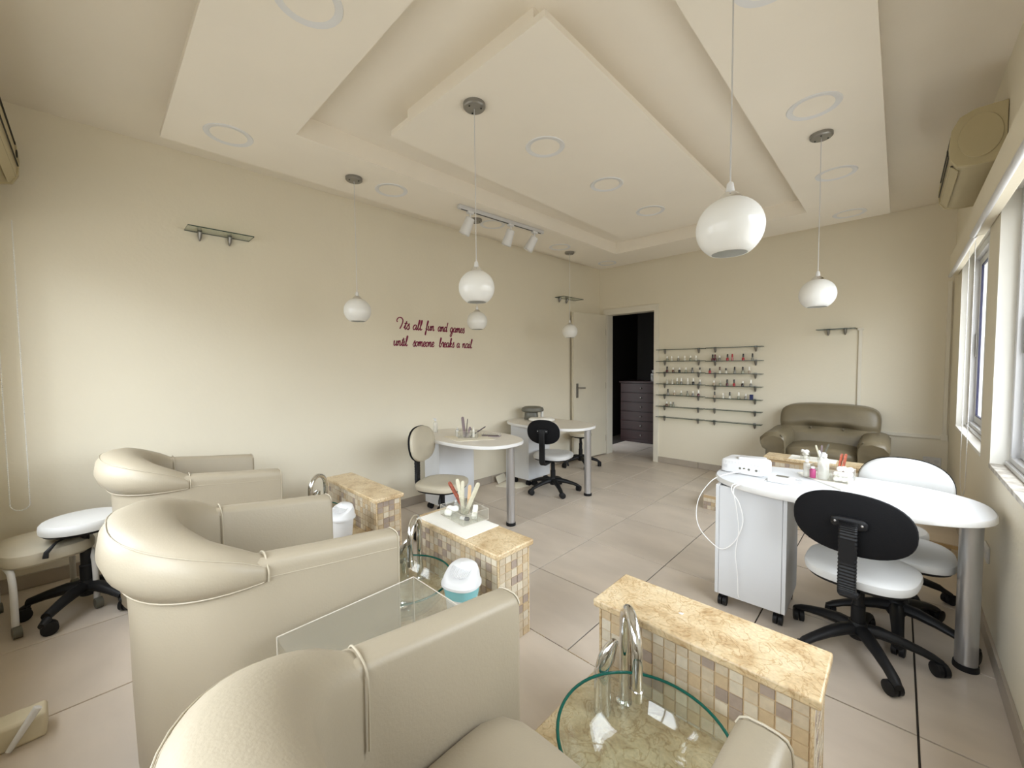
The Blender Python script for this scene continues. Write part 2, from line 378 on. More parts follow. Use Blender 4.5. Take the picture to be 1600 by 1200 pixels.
wins_n = [(-.85, .62), (.82, 2.40)]
wall_with_windows('wall_near', YN, -.26, xl(YN-.3)-.2, XR+.26, wins_n, 'x')
# ceiling
g = MB(); g.bb(-1.5, XR+.3, YN-.3, YB+.14, H, H+.15)
struct(g.build('ceiling', M['ceil'], smooth=False))
# dropped frame
OX0, OX1, OY0, OY1 = -.752, 2.225, -2.315, 2.327
IX0, IX1, IY0, IY1 = -.185, 1.694, -1.782, 1.766
g = MB(); zt = H
def ring_poly(o, i, z0, z1):
    ox = [(o[0], o[2]), (o[1], o[2]), (o[1], o[3]), (o[0]+.05, o[3])]; ix = [(i[0], i[2]), (i[1], i[2]), (i[1], i[3]), (i[0]+.02, i[3])]
    vs = [(x, y, z0) for x, y in ox]+[(x, y, z0) for x, y in ix]+[(x, y, z1) for x, y in ox]+[(x, y, z1) for x, y in ix]
    fs = []
    for k in range(4):
        j = (k+1) % 4
        fs += [(k, 4+k, 4+j, j), (8+k, 8+j, 12+j, 12+k), (k, j, 8+j, 8+k), (4+k, 12+k, 12+j, 4+j)]
    return vs, fs
v, f = ring_poly((OX0, OX1, OY0, OY1), (IX0, IX1, IY0, IY1), FZ, FZ+.03); g.add(v, f)
v, f = ring_poly((OX0+.09, OX1-.09, OY0+.09, OY1-.09), (IX0, IX1, IY0, IY1), FZ+.03, H); g.add(v, f)
fr = g.build('trim_1', M['ceil'], smooth=False); struct(fr)
# floating centre panel with a set-back support frame
CX0, CX1, CY0, CY1 = .18, 1.315, -1.398, 1.32
g = MB(); g.add([(CX0, CY0, FZ), (CX1, CY0, FZ), (CX1, CY1, FZ), (CX0-.0, CY1, FZ), (CX0, CY0, FZ+.028), (CX1, CY0, FZ+.028), (CX1, CY1, FZ+.028), (CX0, CY1, FZ+.028)],
                [(0, 3, 2, 1), (4, 5, 6, 7), (0, 1, 5, 4), (1, 2, 6, 5), (2, 3, 7, 6), (3, 0, 4, 7)])
g.bb(CX0+.10, CX1-.10, CY0+.05, CY1-.10, FZ+.028, H)
struct(g.build('trim_2', M['ceil'], smooth=False))

# skirting
def skirt(name, segs):
    g = MB(); g.bb(0, .001, 0, .001, .0, .001)
    root = None
    for n, (p0, p1, z0) in enumerate(segs):
        p0 = Vector((*p0, 0)); p1 = Vector((*p1, 0)); L = (p1-p0).length; d = (p1-p0)/L; nn = Vector((-d.y, d.x, 0))
        c = (p0+p1)/2+nn*.006
        q = MB(); q.box((c.x, c.y, z0+.042), (L-.003, .012, .08), atan2(d.y, d.x))
        o = q.build(name if root is None else 'skirting_tile', M['base'], root, bev=.0015)
        if root is None: root = o; struct(o)
def lw_pts(y0, y1): return (xl(y1), y1), (xl(y0), y0)
s = []
y = PY
while y < YB-.02:
    y2 = min(y+.6, YB); s.append((*lw_pts(y, y2), 0)); y = y2
y = YN
while y < PY-.02:
    y2 = min(y+.6, PY); s.append((*lw_pts(y, y2), PZ)); y = y2
skirt('baseboard_left', s)
s = []; x = P4X
xs_ = [DX1+.055, .46, P4X]
for a in range(2): s.append(((xs_[a+1], YB), (xs_[a], YB), 0))
for a, b in ((P4X, 1.6), (1.6, 2.2), (2.2, XR)): s.append(((b, YB), (a, YB), P4Z))
skirt('baseboard_back', s)
s = []
for a, b, z in ((PY, -.66, 0), (-.66, -.06, 0), (-.06, .54, 0), (.54, 1.14, 0), (1.14, P4Y, 0), (P4Y, 1.9, P4Z), (1.9, YB, P4Z), (YN, -2.2, PZ), (-2.2, PY, PZ)):
    s.append(((XR, a), (XR, b), z))
skirt('baseboard_right', s)

# windows: reveals, sills, aluminium frame, sliding sash, glass
def window(idx, axis, fix, sgn, a0, a1, dirty=False):
    """axis 'y': wall plane x=fix, opening runs along y; sgn = outward direction"""
    def P(f, a, z): return (fix+sgn*f, a, z) if axis == 'y' else (a, fix+sgn*f, z)
    def bx(m, f0, f1, b0, b1, z0, z1, mi=0):
        p = P(f0, b0, z0); q = P(f1, b1, z1)
        m.bb(min(p[0], q[0]), max(p[0], q[0]), min(p[1], q[1]), max(p[1], q[1]), z0, z1, mi)
    m = MB(); bx(m, .0, .17, a0, a0+.004, WZ0, WZ1); bx(m, 0, .17, a1-.004, a1, WZ0, WZ1); bx(m, 0, .17, a0, a1, WZ1-.004, WZ1)
    w = struct(m.build('window_%d' % idx, M['sillclean'], smooth=False))
    m = MB(); bx(m, -.004, .19, a0+.002, a1-.002, WZ0-.022, WZ0); m.build('sill', M['sill'] if dirty else M['sillclean'], w, bev=.002)
    m = MB()
    bx(m, .062, .115, a0+.004, a0+.044, WZ0, WZ1); bx(m, .062, .115, a1-.044, a1-.004, WZ0, WZ1)
    bx(m, .062, .115, a0+.044, a1-.044, WZ0, WZ0+.045); bx(m, .062, .115, a0+.044, a1-.044, WZ1-.05, WZ1)
    bx(m, .048, .062, a0+.004, a1-.004, WZ0, WZ0+.02)
    m.build('window_frame', M['alu'], w, bev=.002)
    mid = (a0+a1)/2
    for k, (b0, b1, off) in enumerate(((a0+.046, mid+.02, .066), (mid-.02, a1-.046, .090))):
        m = MB(); f0, f1 = off, off+.02; z0, z1 = WZ0+.047, WZ1-.052; t = .045
        bx(m, f0, f1, b0, b0+t, z0, z1); bx(m, f0, f1, b1-t, b1, z0, z1); bx(m, f0, f1, b0+t, b1-t, z0, z0+t); bx(m, f0, f1, b0+t, b1-t, z1-t, z1)
        s = m.build('sash', M['alu'], w, bev=.0015)
        m = MB(); t2 = t+.008
        bx(m, f0+.004, f1-.004, b0+t, b0+t2, z0+t, z1-t); bx(m, f0+.004, f1-.004, b1-t2, b1-t, z0+t, z1-t)
        bx(m, f0+.004, f1-.004, b0+t2, b1-t2, z0+t, z0+t2); bx(m, f0+.004, f1-.004, b0+t2, b1-t2, z1-t2, z1-t)
        m.build('gasket', M['gasket'], s, smooth=False)
        m = MB(); bx(m, off+.008, off+.012, b0+t2, b1-t2, z0+t2, z1-t2); m.build('pane', M['pane'], s, smooth=False)
        m = MB(); bb = (b1-.034, b1-.012) if k == 1 else (b0+.012, b0+.034)
        bx(m, off-.010, off, bb[0], bb[1], 1.40, 1.58); m.build('sash_handle', M['grey_metal'], s, bev=.003)
    return w
window(1, 'y', XR, 1, .824, 2.205)
window(2, 'y', XR, 1, -1.6, .505, True)
window(3, 'x', YN, -1, -.85, .62)
window(4, 'x', YN, -1, .82, 2.40)

# doorway with casing and the open leaf
g = MB()
for x0, x1 in ((DX0-.055, DX0+.012), (DX1-.012, DX1+.055)): g.bb(x0, x1, YB-.022, YB+.005, 0, DH-.012)
g.bb(DX0-.055, DX1+.055, YB-.022, YB+.005, DH-.012, DH+.075)
g.bb(DX0-.001, DX0+.012, YB+.005, YB+.14, 0, DH-.012); g.bb(DX1-.012, DX1+.001, YB+.005, YB+.14, 0, DH-.012); g.bb(DX0+.012, DX1-.012, YB+.005, YB+.14, DH-.012, DH)
d1 = struct(g.build('door_1', M['trimw'], bev=.003))
hx, hy = -.902, YB-.03; ex, ey = -.985, 2.03
Ld = hypot(ex-hx, ey-hy); ad = atan2(ey-hy, ex-hx)
g = MB(); g.box(((hx+ex)/2, (hy+ey)/2, 1.06), (Ld, .04, 2.09), ad)
leaf = g.build('door_leaf', M['door'], d1, bev=.002)
g = MB(); dn = Vector((cos(ad), sin(ad), 0)); nn = Vector((-dn.y, dn.x, 0))
hp = Vector((ex, ey, 1.0))-dn*.07
side = 1 if (hp+nn).x > hp.x else -1
fn = nn*side
g.box(tuple(hp+fn*.024), (.04, .008, .20), ad)
g.tube([hp+fn*.025+Vector((0, 0, .04)), hp+fn*.065+Vector((0, 0, .04)), hp+fn*.07-dn*.02+Vector((0, 0, .04)), hp+fn*.07-dn*.12+Vector((0, 0, .035))], .009, 8)
g.build('door_handle', M['grey_metal'], leaf, smooth=True)
g = MB(); h0 = Vector((hx, hy, 0))
for z in (.25, 1.05, 1.85): g.tube([(hx+.012, hy-.012, z-.045), (hx+.012, hy-.012, z+.045)], .008, 8)
g.build('hinge', M['grey_metal'], leaf)
# dark hall beyond the door
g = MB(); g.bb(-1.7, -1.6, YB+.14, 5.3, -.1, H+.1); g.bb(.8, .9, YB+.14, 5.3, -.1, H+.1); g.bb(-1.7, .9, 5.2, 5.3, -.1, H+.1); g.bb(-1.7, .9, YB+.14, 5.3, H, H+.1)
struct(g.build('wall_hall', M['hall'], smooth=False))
cb = thing('drawer_cabinet', 'dark red wooden chest of drawers in the unlit room past the open door', 'cabinet', (-.88, 4.12, 0))
g = MB(); g.bb(-.40, .40, -.2, .2, 0, 1.04); g.bb(-.42, .42, -.22, .22, 1.04, 1.07); g.build('body', M['wood'], cb, bev=.004)
for k in range(6):
    g = MB(); g.bb(-.37, .37, -.222, -.2, .06+k*.163, .21+k*.163); d = g.build('drawer', M['wood'], cb, bev=.003)
    g = MB(); g.blob((0, -.235, .135+k*.163), (.03, .03, .03), 2, 3); g.build('knob', M['grey_metal'], d)
jr = thing('jar_cluster', 'clear jar standing on the dark red chest of drawers in the unlit room', 'jar', (-.72, 4.05, 1.07))
g = MB(); g.lathe([(.0, 0), (.05, 0), (.055, .03), (.055, .13), (.035, .15), (.035, .17)], 16, cap=False); g.build('jar_body', M['clearpl'], jr)
g = MB(); g.lathe([(.04, .165), (.04, .19), (.0, .195)], 16); g.build('lid', M['grey_metal'], jr)

# cable trunking on the back wall
g = MB(); w_ = .028; yy = YB-.018
g.bb(2.012, 2.04, yy, YB, .655, 1.70); g.bb(2.04, 2.655, yy, YB, .645, .68); g.bb(2.62, 2.648, yy, YB, .68, 2.09)
g.bb(2.0, 2.05, yy-.003, YB, 1.69, 1.715); g.bb(2.61, 2.655, yy-.003, YB, .635, .69)
tag(g.build('cable_trunking', M['trimw'], bev=.002), 'cream painted cable trunking running up the back wall behind the sofa to the corner', 'trunking')

# sockets and small wall marks
def socket(loc, rz, label):
    t = thing('wall_socket', label, 'socket', loc, rz)
    g = MB(); g.box((0, -.005, 0), (.12, .01, .08)); g.build('plate', M['plast'], t, bev=.003)
    for dx in (-.03, .03):
        g = MB(); g.M = Matrix.Translation((dx, -.0095, 0)) @ Matrix.Rotation(pi/2, 4, 'X')
        g.lathe([(.018, -.001), (.018, .002), (.0, .002)], 16); g.build('socket_insert', M['alu'], t)
socket((2.56, YB, .43), 0, 'white double wall socket low on the back wall right of the sofa')
socket((XR, .43, .41), radians(-90), 'white wall socket low on the window wall behind the steel desk leg')

# ------------------------------------------------------------------ ceiling lights
ORD = ['first', 'second', 'third', 'fourth', 'fifth', 'sixth', 'seventh', 'eighth']
def downlight(x, y, label, group):
    t = thing('recessed_ceiling_light', label, 'ceiling light', (x, y, FZ), 0, group)
    g = MB(); g.lathe([(.088, 0), (.092, -.003), (.116, -.0045), (.119, 0)], 40, cap=False); g.build('trim_ring', M['plast'], t)
    g = MB(); g.lathe([(.0, -.0015), (.088, -.0015), (.089, 0)], 40, cap=False); g.build('diffuser', M['ceil'], t)
    return t
for k, y in enumerate((-2.045, -1.03, .012, 1.05, 2.067)):
    downlight(-.462, y, 'recessed round light in the left ceiling border, %s from the camera end' % ORD[k], 'recessed lights in the left ceiling border')
for k, y in enumerate((-.98, -.008, 1.017, 2.07)):
    downlight(1.963, y, 'recessed round light in the right ceiling border, %s from the camera end' % ORD[k], 'recessed lights in the right ceiling border')
for k, y in enumerate((-.684, .03, .746)):
    downlight(.735, y, 'recessed round light in the floating centre panel, %s from the camera end' % ORD[k], 'recessed lights in the centre panel')
downlight(.744, -2.045, 'large looking recessed light cut by the top edge of the picture, left of centre', 'recessed lights in the near ceiling border')

def pendant(x, y, zc, r, label):
    t = thing('pendant_lamp', label, 'pendant lamp', (x, y, FZ), 0, 'opal globe pendant lamps')
    g = MB(); g.lathe([(.0, -.024), (.050, -.022), (.056, -.016), (.056, 0)], 28, cap=False); c = g.build('ceiling_canopy', M['grey_metal'], t)
    g = MB()
    for a in (.6, 2.7, 4.8): g.blob((.035*cos(a), .035*sin(a), -.025), (.009, .009, .005), 2, 3)
    g.build('screw', M['black'], c)
    zt = zc-FZ+r*.93
    g = MB(); g.tube([(0, 0, -.02), (.001, 0, -.4), (0, 0, zt+.035)], .0022, 6); g.build('cable', M['alu'], t)
    g = MB(); g.lathe([(.004, .05), (.009, .045), (.011, .030), (.013, .018)], 14, (0, 0, zt)); g.build('cord_grip', M['plast'], t)
    g = MB(); g.lathe([(.010, .022), (.020, .016), (.032, .002), (.036, -.010), (.034, -.012)], 24, (0, 0, zt), cap=False); g.build('lamp_cap', M['chrome'], t)
    prof = []
    a0, a1 = radians(70), radians(-56)
    for k in range(19):
        a = a0+(a1-a0)*k/18; prof.append((r*cos(a)*1.0, r*sin(a)*.97))
    pin = [(p[0]-.004 if p[0] > .01 else p[0], p[1]) for p in prof[::-1]]
    g = MB(); g.lathe(prof+pin, 36, (0, 0, zc-FZ), cap=False); g.build('globe_shade', M['opal'], t)
    g = MB(); g.lathe([(.0, .05), (.018, .05), (.022, .02), (.026, -.02), (.018, -.042), (0, -.048)], 16, (0, 0, zc-FZ)); g.build('bulb', M['plast'], t)
    return t
pendant(.733, -1.247, 1.768, .092, 'white globe pendant in the middle of the picture, hung from the floating centre panel')
pendant(-.467, -1.315, 1.763, .092, 'leftmost white globe pendant, hanging before the left wall left of the lettering')
pendant(-.477, -.181, 1.772, .092, 'small looking white globe pendant below the middle one, touching the end of the lettering')
pendant(-.505, 1.296, 1.760, .090, 'farthest and smallest looking globe pendant, in front of the open door leaf')
pendant(1.9405, -1.308, 1.768, .092, 'largest looking white globe pendant, nearest to the camera on the right')
pendant(1.957, .338, 1.768, .092, 'rightmost white globe pendant, hanging above the white desk near the windows')

t = thing('track_light', 'white ceiling track with three cylindrical spotlights above the lettered wall', 'track light', (-.284, -.01, FZ))
A = Vector((-.032, -.50, 0)); B = Vector((.033, .503, 0)); dv = (B-A).normalized(); an = atan2(dv.y, dv.x)
g = MB(); g.box((0, 0, -.016), ((B-A).length, .036, .030), an); g.build('track', M['alu'], t, bev=.003)
g = MB(); g.box((0, 0, -.0315), ((B-A).length-.06, .012, .002), an); g.build('track_slot', M['black'], t, smooth=False)
for s_, tilt in ((.12, (-.42, -.22)), (.575, (-.38, -.10)), (.885, (-.48, -.30))):
    p = A+(B-A)*s_
    g = MB(); g.box((p.x, p.y, -.04), (.06, .03, .018), an); g.tube([(p.x, p.y, -.045), (p.x, p.y, -.095)], .007, 10); sp_ = g.build('spotlight', M['plast'], t, bev=.001)
    g = MB(); dr = Vector((tilt[0], tilt[1], -1)).normalized(); c0 = Vector((p.x, p.y, -.085))
    g.tube([c0-dr*.005, c0, c0+dr*.055, c0+dr*.135, c0+dr*.140, c0+dr*.130], [.026, .038, .040, .047, .045, .040], 20); g.build('lamp_head', M['plast'], sp_)
    g = MB(); g.tube([c0+dr*.124, c0+dr*.130], [.040, .040], 16); g.build('lens', M['greydev'], sp_)

# ------------------------------------------------------------------ glass shelves
def bracket(parent, x, y, z, dirv, s=1.0):
    """teardrop clip under the glass, fixed at the wall; dirv = direction out of the wall"""
    d = Vector(dirv); sd = Vector((-d.y, d.x, 0)); g = MB(); rings = []
    for k in range(7):
        q = k/6; zz = z-.055*s*q; r = .014*s*max(.25, math.sqrt(max(0, 1-q*q)))
        c = Vector((x, y, zz))+d*(.022*s*(1-q*.6))
        rings.append([tuple(c+sd*r*cos(a)+d*r*1.3*sin(a)) for a in [2*pi*i/12 for i in range(12)]])
    g.rings(rings); g.box((x+d.x*.02*s, y+d.y*.02*s, z+.012), (.022, .022, .008), atan2(d.y, d.x))
    return g.build('shelf_bracket', M['grey_metal'], parent)
def shelf(label, poly, z, brs, dirv, group=None, cat='glass shelf'):
    cx = sum(p[0] for p in poly)/4; cy = sum(p[1] for p in poly)/4
    t = thing('glass_shelf', label, cat, (cx, cy, z), 0, group)
    P = [(p[0]-cx, p[1]-cy) for p in poly]
    g = MB(); g.add([(x, y, 0) for x, y in P]+[(x, y, .007) for x, y in P], [(3, 2, 1, 0), (4, 5, 6, 7)]); g.build('glass_panel', M['shelfglass'], t, smooth=False)
    g = MB(); g.add([(x, y, 0) for x, y in P]+[(x, y, .007) for x, y in P], [(i, (i+1) % 4, 4+(i+1) % 4, 4+i) for i in range(4)]); g.build('glass_edge', M['glassedge'], t, smooth=False)
    for (bx_, by_) in brs: bracket(t, bx_-cx, by_-cy, 0, dirv)
    return t
def left_shelf(label, y0, y1, z, b0, b1):
    o = .15
    shelf(label, [(xl(y0)+.002, y0), (xl(y1)+.002, y1), (xl(y1)+o, y1), (xl(y0)+o, y0)], z, [(xl(b0), b0), (xl(b1), b1)], (1, .03, 0))
left_shelf('small glass shelf high on the left wall near the left edge, standing empty', -2.17, -1.80, 2.29, -2.09, -1.92)
left_shelf('small glass shelf high on the left wall above the open door, with two brackets', 1.72, 2.16, 2.27, 1.80, 1.96)
shelf('small glass shelf on the back wall above the sofa, beside the cable trunking', [(1.672, YB-.13), (1.995, YB-.13), (1.995, YB-.002), (1.672, YB-.002)], 1.705, [(1.765, YB), (1.905, YB)], (0, -1, 0))
SH = []
zl = [1.553, 1.398, 1.244, 1.091, .940, .785, .640]
ZR = [1.556, 1.392, 1.236, 1.083, .930, .787, .640]
for r in range(7):
    for c, (x0, x1, b0, b1, Z) in enumerate(((-.085, .535, .01, .452, zl), (.555, 1.178, .65, 1.097, ZR))):
        shelf('narrow glass shelf in the %s column of polish shelves, %s from the top' % (('left', 'right')[c], ORD[r]),
              [(x0, YB-.085), (x1, YB-.085), (x1, YB-.002), (x0, YB-.002)], Z[r], [(b0, YB), (b1, YB)], (0, -1, 0), 'glass polish shelves')
# nail polish bottles
PC = {}
def pm(name, col):
    if name not in PC: PC[name] = mat('polish_'+name.replace(' ', '_'), col, .15, coat=.5)
    return PC[name]
COLS = dict(black=(.012, .012, .012), white=(.92, .90, .84), red=(.38, .02, .03), maroon=(.10, .015, .025), clear=(.62, .60, .52), beige=(.42, .34, .25), brown=(.13, .065, .04), grey=(.24, .235, .21), pink=(.50, .20, .19), grey_green=(.30, .31, .24))
PROTO = {}
def bottle_proto(cap, body, tall):
    key = (cap, body, tall)
    if key in PROTO: return PROTO[key]
    h = .030; hc = .040 if tall else .026
    g = MB(); g.pad(sup(.0125, .0125, 3.5, 16), [(.85, 0), (1, .002), (1, h-.006), (.8, h-.001), (.45, h), (.4, h+.004)])
    b = g.build('bottle_body', pm(body, COLS[body]))
    g = MB(); g.lathe([(.0085, h+.003), (.0085, h+.01), (.0075 if tall else .0085, h+hc-.002), (.006, h+hc)], 12); c = g.build('bottle_cap', pm('cap '+cap, COLS[cap]))
    PROTO[key] = (b.data, c.data); bpy.data.objects.remove(b); bpy.data.objects.remove(c); return PROTO[key]
def polish(x, z, cap, body, tall, label, sc=1.0):
    t = thing('nail_polish_bottle', label, 'nail polish', (x, YB-.05, z+.007), 0, 'nail polish bottles on the glass shelves')
    t.scale = (sc, sc, sc)
    for nme, me in zip(('bottle_body', 'bottle_cap'), bottle_proto(cap, body, tall)):
        o = bpy.data.objects.new(nme, me); COL.objects.link(o); o.parent = t
ROWS_L = {1: [(.056, 'white', 'grey_green', 0), (.118, 'white', 'clear', 0), (.206, 'white', 'grey', 0), (.289, 'white', 'clear', 0), (.363, 'white', 'grey_green', 0), (.430, 'white', 'clear', 0)],
          2: [(.058, 'black', 'maroon', 1), (.139, 'white', 'brown', 0), (.223, 'white', 'black', 0), (.306, 'white', 'grey_green', 0), (.387, 'black', 'grey', 0), (.481, 'black', 'clear', 0)],
          3: [(.06, 'clear', 'clear', 0), (.129, 'clear', 'clear', 0), (.193, 'white', 'grey_green', 1), (.248, 'white', 'grey', 1), (.33, 'white', 'clear', 1), (.401, 'white', 'black', 1), (.483, 'white', 'grey', 0)],
          4: [(.071, 'black', 'grey', 1), (.157, 'white', 'beige', 0), (.247, 'white', 'grey_green', 0), (.328, 'grey', 'grey_green', 0), (.398, 'white', 'grey', 0), (.467, 'white', 'maroon', 1)],
          5: [(.056, 'white', 'brown', 0), (.110, 'white', 'grey_green', 0), (.145, 'grey', 'grey_green', 0)]}
ROWS_R = {1: [(.632, 'black', 'maroon', 1), (.660, 'maroon', 'maroon', 1), (.711, 'white', 'grey', 0), (.802, 'black', 'red', 1), (.855, 'red', 'pink', 1), (.974, 'black', 'red', 1), (1.071, 'black', 'grey', 1)],
          2: [(.601, 'black', 'red', 0), (.716, 'brown', 'clear', 1), (.786, 'black', 'clear', 0), (.883, 'black', 'grey', 1), (.97, 'black', 'grey_green', 1), (1.039, 'white', 'beige', 1)],
          3: [(.65, 'white', 'beige', 0), (.724, 'clear', 'grey_green', 0), (.803, 'black', 'maroon', 1), (.879, 'black', 'red', 1), (.972, 'white', 'black', 0), (1.058, 'white', 'grey', 1)],
          4: [(.66, 'black', 'beige', 1), (.758, 'white', 'clear', 0), (.833, 'black', 'clear', 1), (.931, 'white', 'grey_green', 1), (1.006, 'white', 'grey', 0)]}
for side, rows, Z in (('left', ROWS_L, zl), ('right', ROWS_R, ZR)):
    for r, L in rows.items():
        for n, (x, cp, bd, tl) in enumerate(L):
            polish(x, Z[r], cp, bd, tl, '%s-capped %s nail polish, %s from left on the %s shelf of the %s column' % (cp, bd.replace('_', ' '), ORD[n], ORD[r], side), 1.15)
t = thing('blue_box', 'small dark blue box at the right end of the fifth shelf of the right column', 'box', (1.067, YB-.05, ZR[4]+.007))
g = MB(); g.bb(-.017, .017, -.012, .012, 0, .052); g.build('carton', M['navy'], t, bev=.001)
g = MB(); g.bb(-.017, .017, -.0121, .0121, .052, .058); g.build('lid', M['navy'], t, bev=.001)

# ------------------------------------------------------------------ wall lettering, drawn as pen strokes
BOWL = [(.72, .86), (.45, 1), (.12, .72), (.05, .28), (.28, 0), (.58, .28), (.78, .95)]
G = {
 'a': (1.0, [BOWL, [(.78, .95), (.70, .3), (.83, 0), (1.05, .25)]]),
 'l': (.55, [[(0, .2), (.35, 1.2), (.46, 1.9), (.28, 1.98), (.16, 1.0), (.2, .12), (.4, 0), (.6, .25)]]),
 'f': (.6, [[(0, .2), (.38, 1.2), (.55, 1.9), (.36, 2.0), (.22, 1.2), (.16, 0), (.08, -.9), (-.06, -.85), (.05, -.2), (.5, .25)]]),
 'u': (.95, [[(0, .6), (.14, 1), (.1, .3), (.28, 0), (.55, .3), (.72, 1)], [(.72, 1), (.66, .3), (.78, 0), (1, .25)]]),
 'n': (.95, [[(0, .6), (.16, 1), (.1, 0)], [(.1, .2), (.35, .88), (.56, .98), (.62, .55), (.62, .1), (.76, 0), (1, .25)]]),
 'd': (1.0, [BOWL, [(1.02, 2.0), (.76, .6), (.72, .15), (.85, 0), (1.05, .25)]]),
 'g': (1.0, [BOWL, [(.78, .95), (.68, -.3), (.45, -.95), (.12, -.85), (.3, -.35), (1.05, .25)]]),
 'm': (1.35, [[(0, .6), (.16, 1), (.1, 0)], [(.1, .2), (.32, .9), (.5, .95), (.52, .4), (.5, 0)], [(.5, .2), (.74, .9), (.95, .95), (1.0, .5), (1.02, .08), (1.15, 0), (1.4, .25)]]),
 'e': (.72, [[(.08, .38), (.45, .52), (.58, .82), (.40, 1), (.14, .8), (.06, .3), (.28, 0), (.52, .05), (.76, .3)]]),
 's': (.68, [[(0, .2), (.42, 1.15), (.46, .8), (.58, .4), (.5, .03), (.28, -.03), (.1, .14)], [(.5, .03), (.7, .25)]]),
 'I': (.80, [[(-.62, 1.35), (-.82, 1.55), (-.75, 2.0), (-.35, 2.3), (.15, 2.15), (.42, 1.65), (.3, .8), (.0, .0)]]),
 't': (.55, [[(0, .2), (.35, 1.2), (.42, 1.6), (.24, .5), (.3, .05), (.42, 0), (.6, .25)]]),
 'T': (.55, [[(0, .2), (.35, 1.2), (.42, 1.6), (.24, .5), (.3, .05), (.42, 0), (.6, .25)], [(.02, 1.12), (.34, 1.2), (.66, 1.18)]]),
 'i': (.45, [[(0, .6), (.16, 1), (.1, .2), (.24, 0), (.47, .25)], [(.24, 1.36), (.27, 1.46)]]),
 'o': (.82, [[(.5, .95), (.18, .85), (.04, .4), (.25, 0), (.58, .2), (.65, .72), (.42, 1.0)], [(.6, .85), (.85, .8)]]),
 'b': (.8, [[(0, .2), (.36, 1.25), (.46, 1.9), (.26, 1.95), (.14, .9), (.14, .2), (.36, 0), (.6, .25), (.58, .72), (.42, .85)], [(.6, .6), (.85, .75)]]),
 'r': (.65, [[(0, .6), (.15, 1.12), (.3, .92), (.5, .95), (.42, .25), (.52, 0), (.7, .25)]]),
 'k': (.8, [[(0, .2), (.36, 1.25), (.46, 1.9), (.26, 1.95), (.14, .9), (.1, 0)], [(.12, .45), (.4, .98), (.56, .8), (.26, .48), (.5, .05), (.8, .25)]]),
}
lt = thing('wall_lettering', 'maroon script lettering reading Its all fun and games until someone breaks a nail', 'wall lettering', (0, 0, 0))
xh = .047
def word(txt, ya, yb, z):
    adv = sum(G[c][0] for c in txt); sx = (yb-ya)/(adv+.12); g = MB(); p = .0
    for c in txt:
        w, strokes = G[c]
        for st in strokes:
            cp = catmull([(q[0], q[1], 0) for q in st], 5); L = []
            for q in cp:
                X = ya+(p+q.x+.17*(q.y-.3))*sx; Z = z+q.y*xh; L.append((X, Z))
            hw = .0046
            top = []; bot = []
            for i, (X, Z) in enumerate(L):
                a = L[max(0, i-1)]; b = L[min(len(L)-1, i+1)]; dx, dz = b[0]-a[0], b[1]-a[1]; l = hypot(dx, dz) or 1
                ww = hw*(1.0+.25*(dz < 0)); nx, nz = -dz/l*ww, dx/l*ww
                top.append((X+nx, Z+nz)); bot.append((X-nx, Z-nz))
            n = len(L); vs = []
            for off in (.0005, .0016):
                for (X, Z) in top+bot: vs.append((xl(X)+off, X, Z))
            fs = []
            for i in range(n-1):
                fs.append((2*n+i, 2*n+i+1, 3*n+i+1, 3*n+i)); fs.append((i, n+i, n+i+1, i+1))
                fs.append((i, i+1, 2*n+i+1, 2*n+i)); fs.append((n+i+1, n+i, 3*n+i, 3*n+i+1))
            g.add(vs, fs)
        p += w
    g.build('word', M['magenta'], lt, smooth=False)
for w in (('ITs', -.590, -.480, 1.724), ('all', -.450, -.345, 1.724), ('fun', -.305, -.200, 1.725), ('and', -.160, -.042, 1.724), ('games', -.008, .185, 1.722),
          ('unTil', -.660, -.51, 1.564), ('someone', -.455, -.205, 1.563), ('breaks', -.150, .045, 1.562), ('a', .075, .118, 1.562), ('nail', .150, .285, 1.561)):
    word(*w)

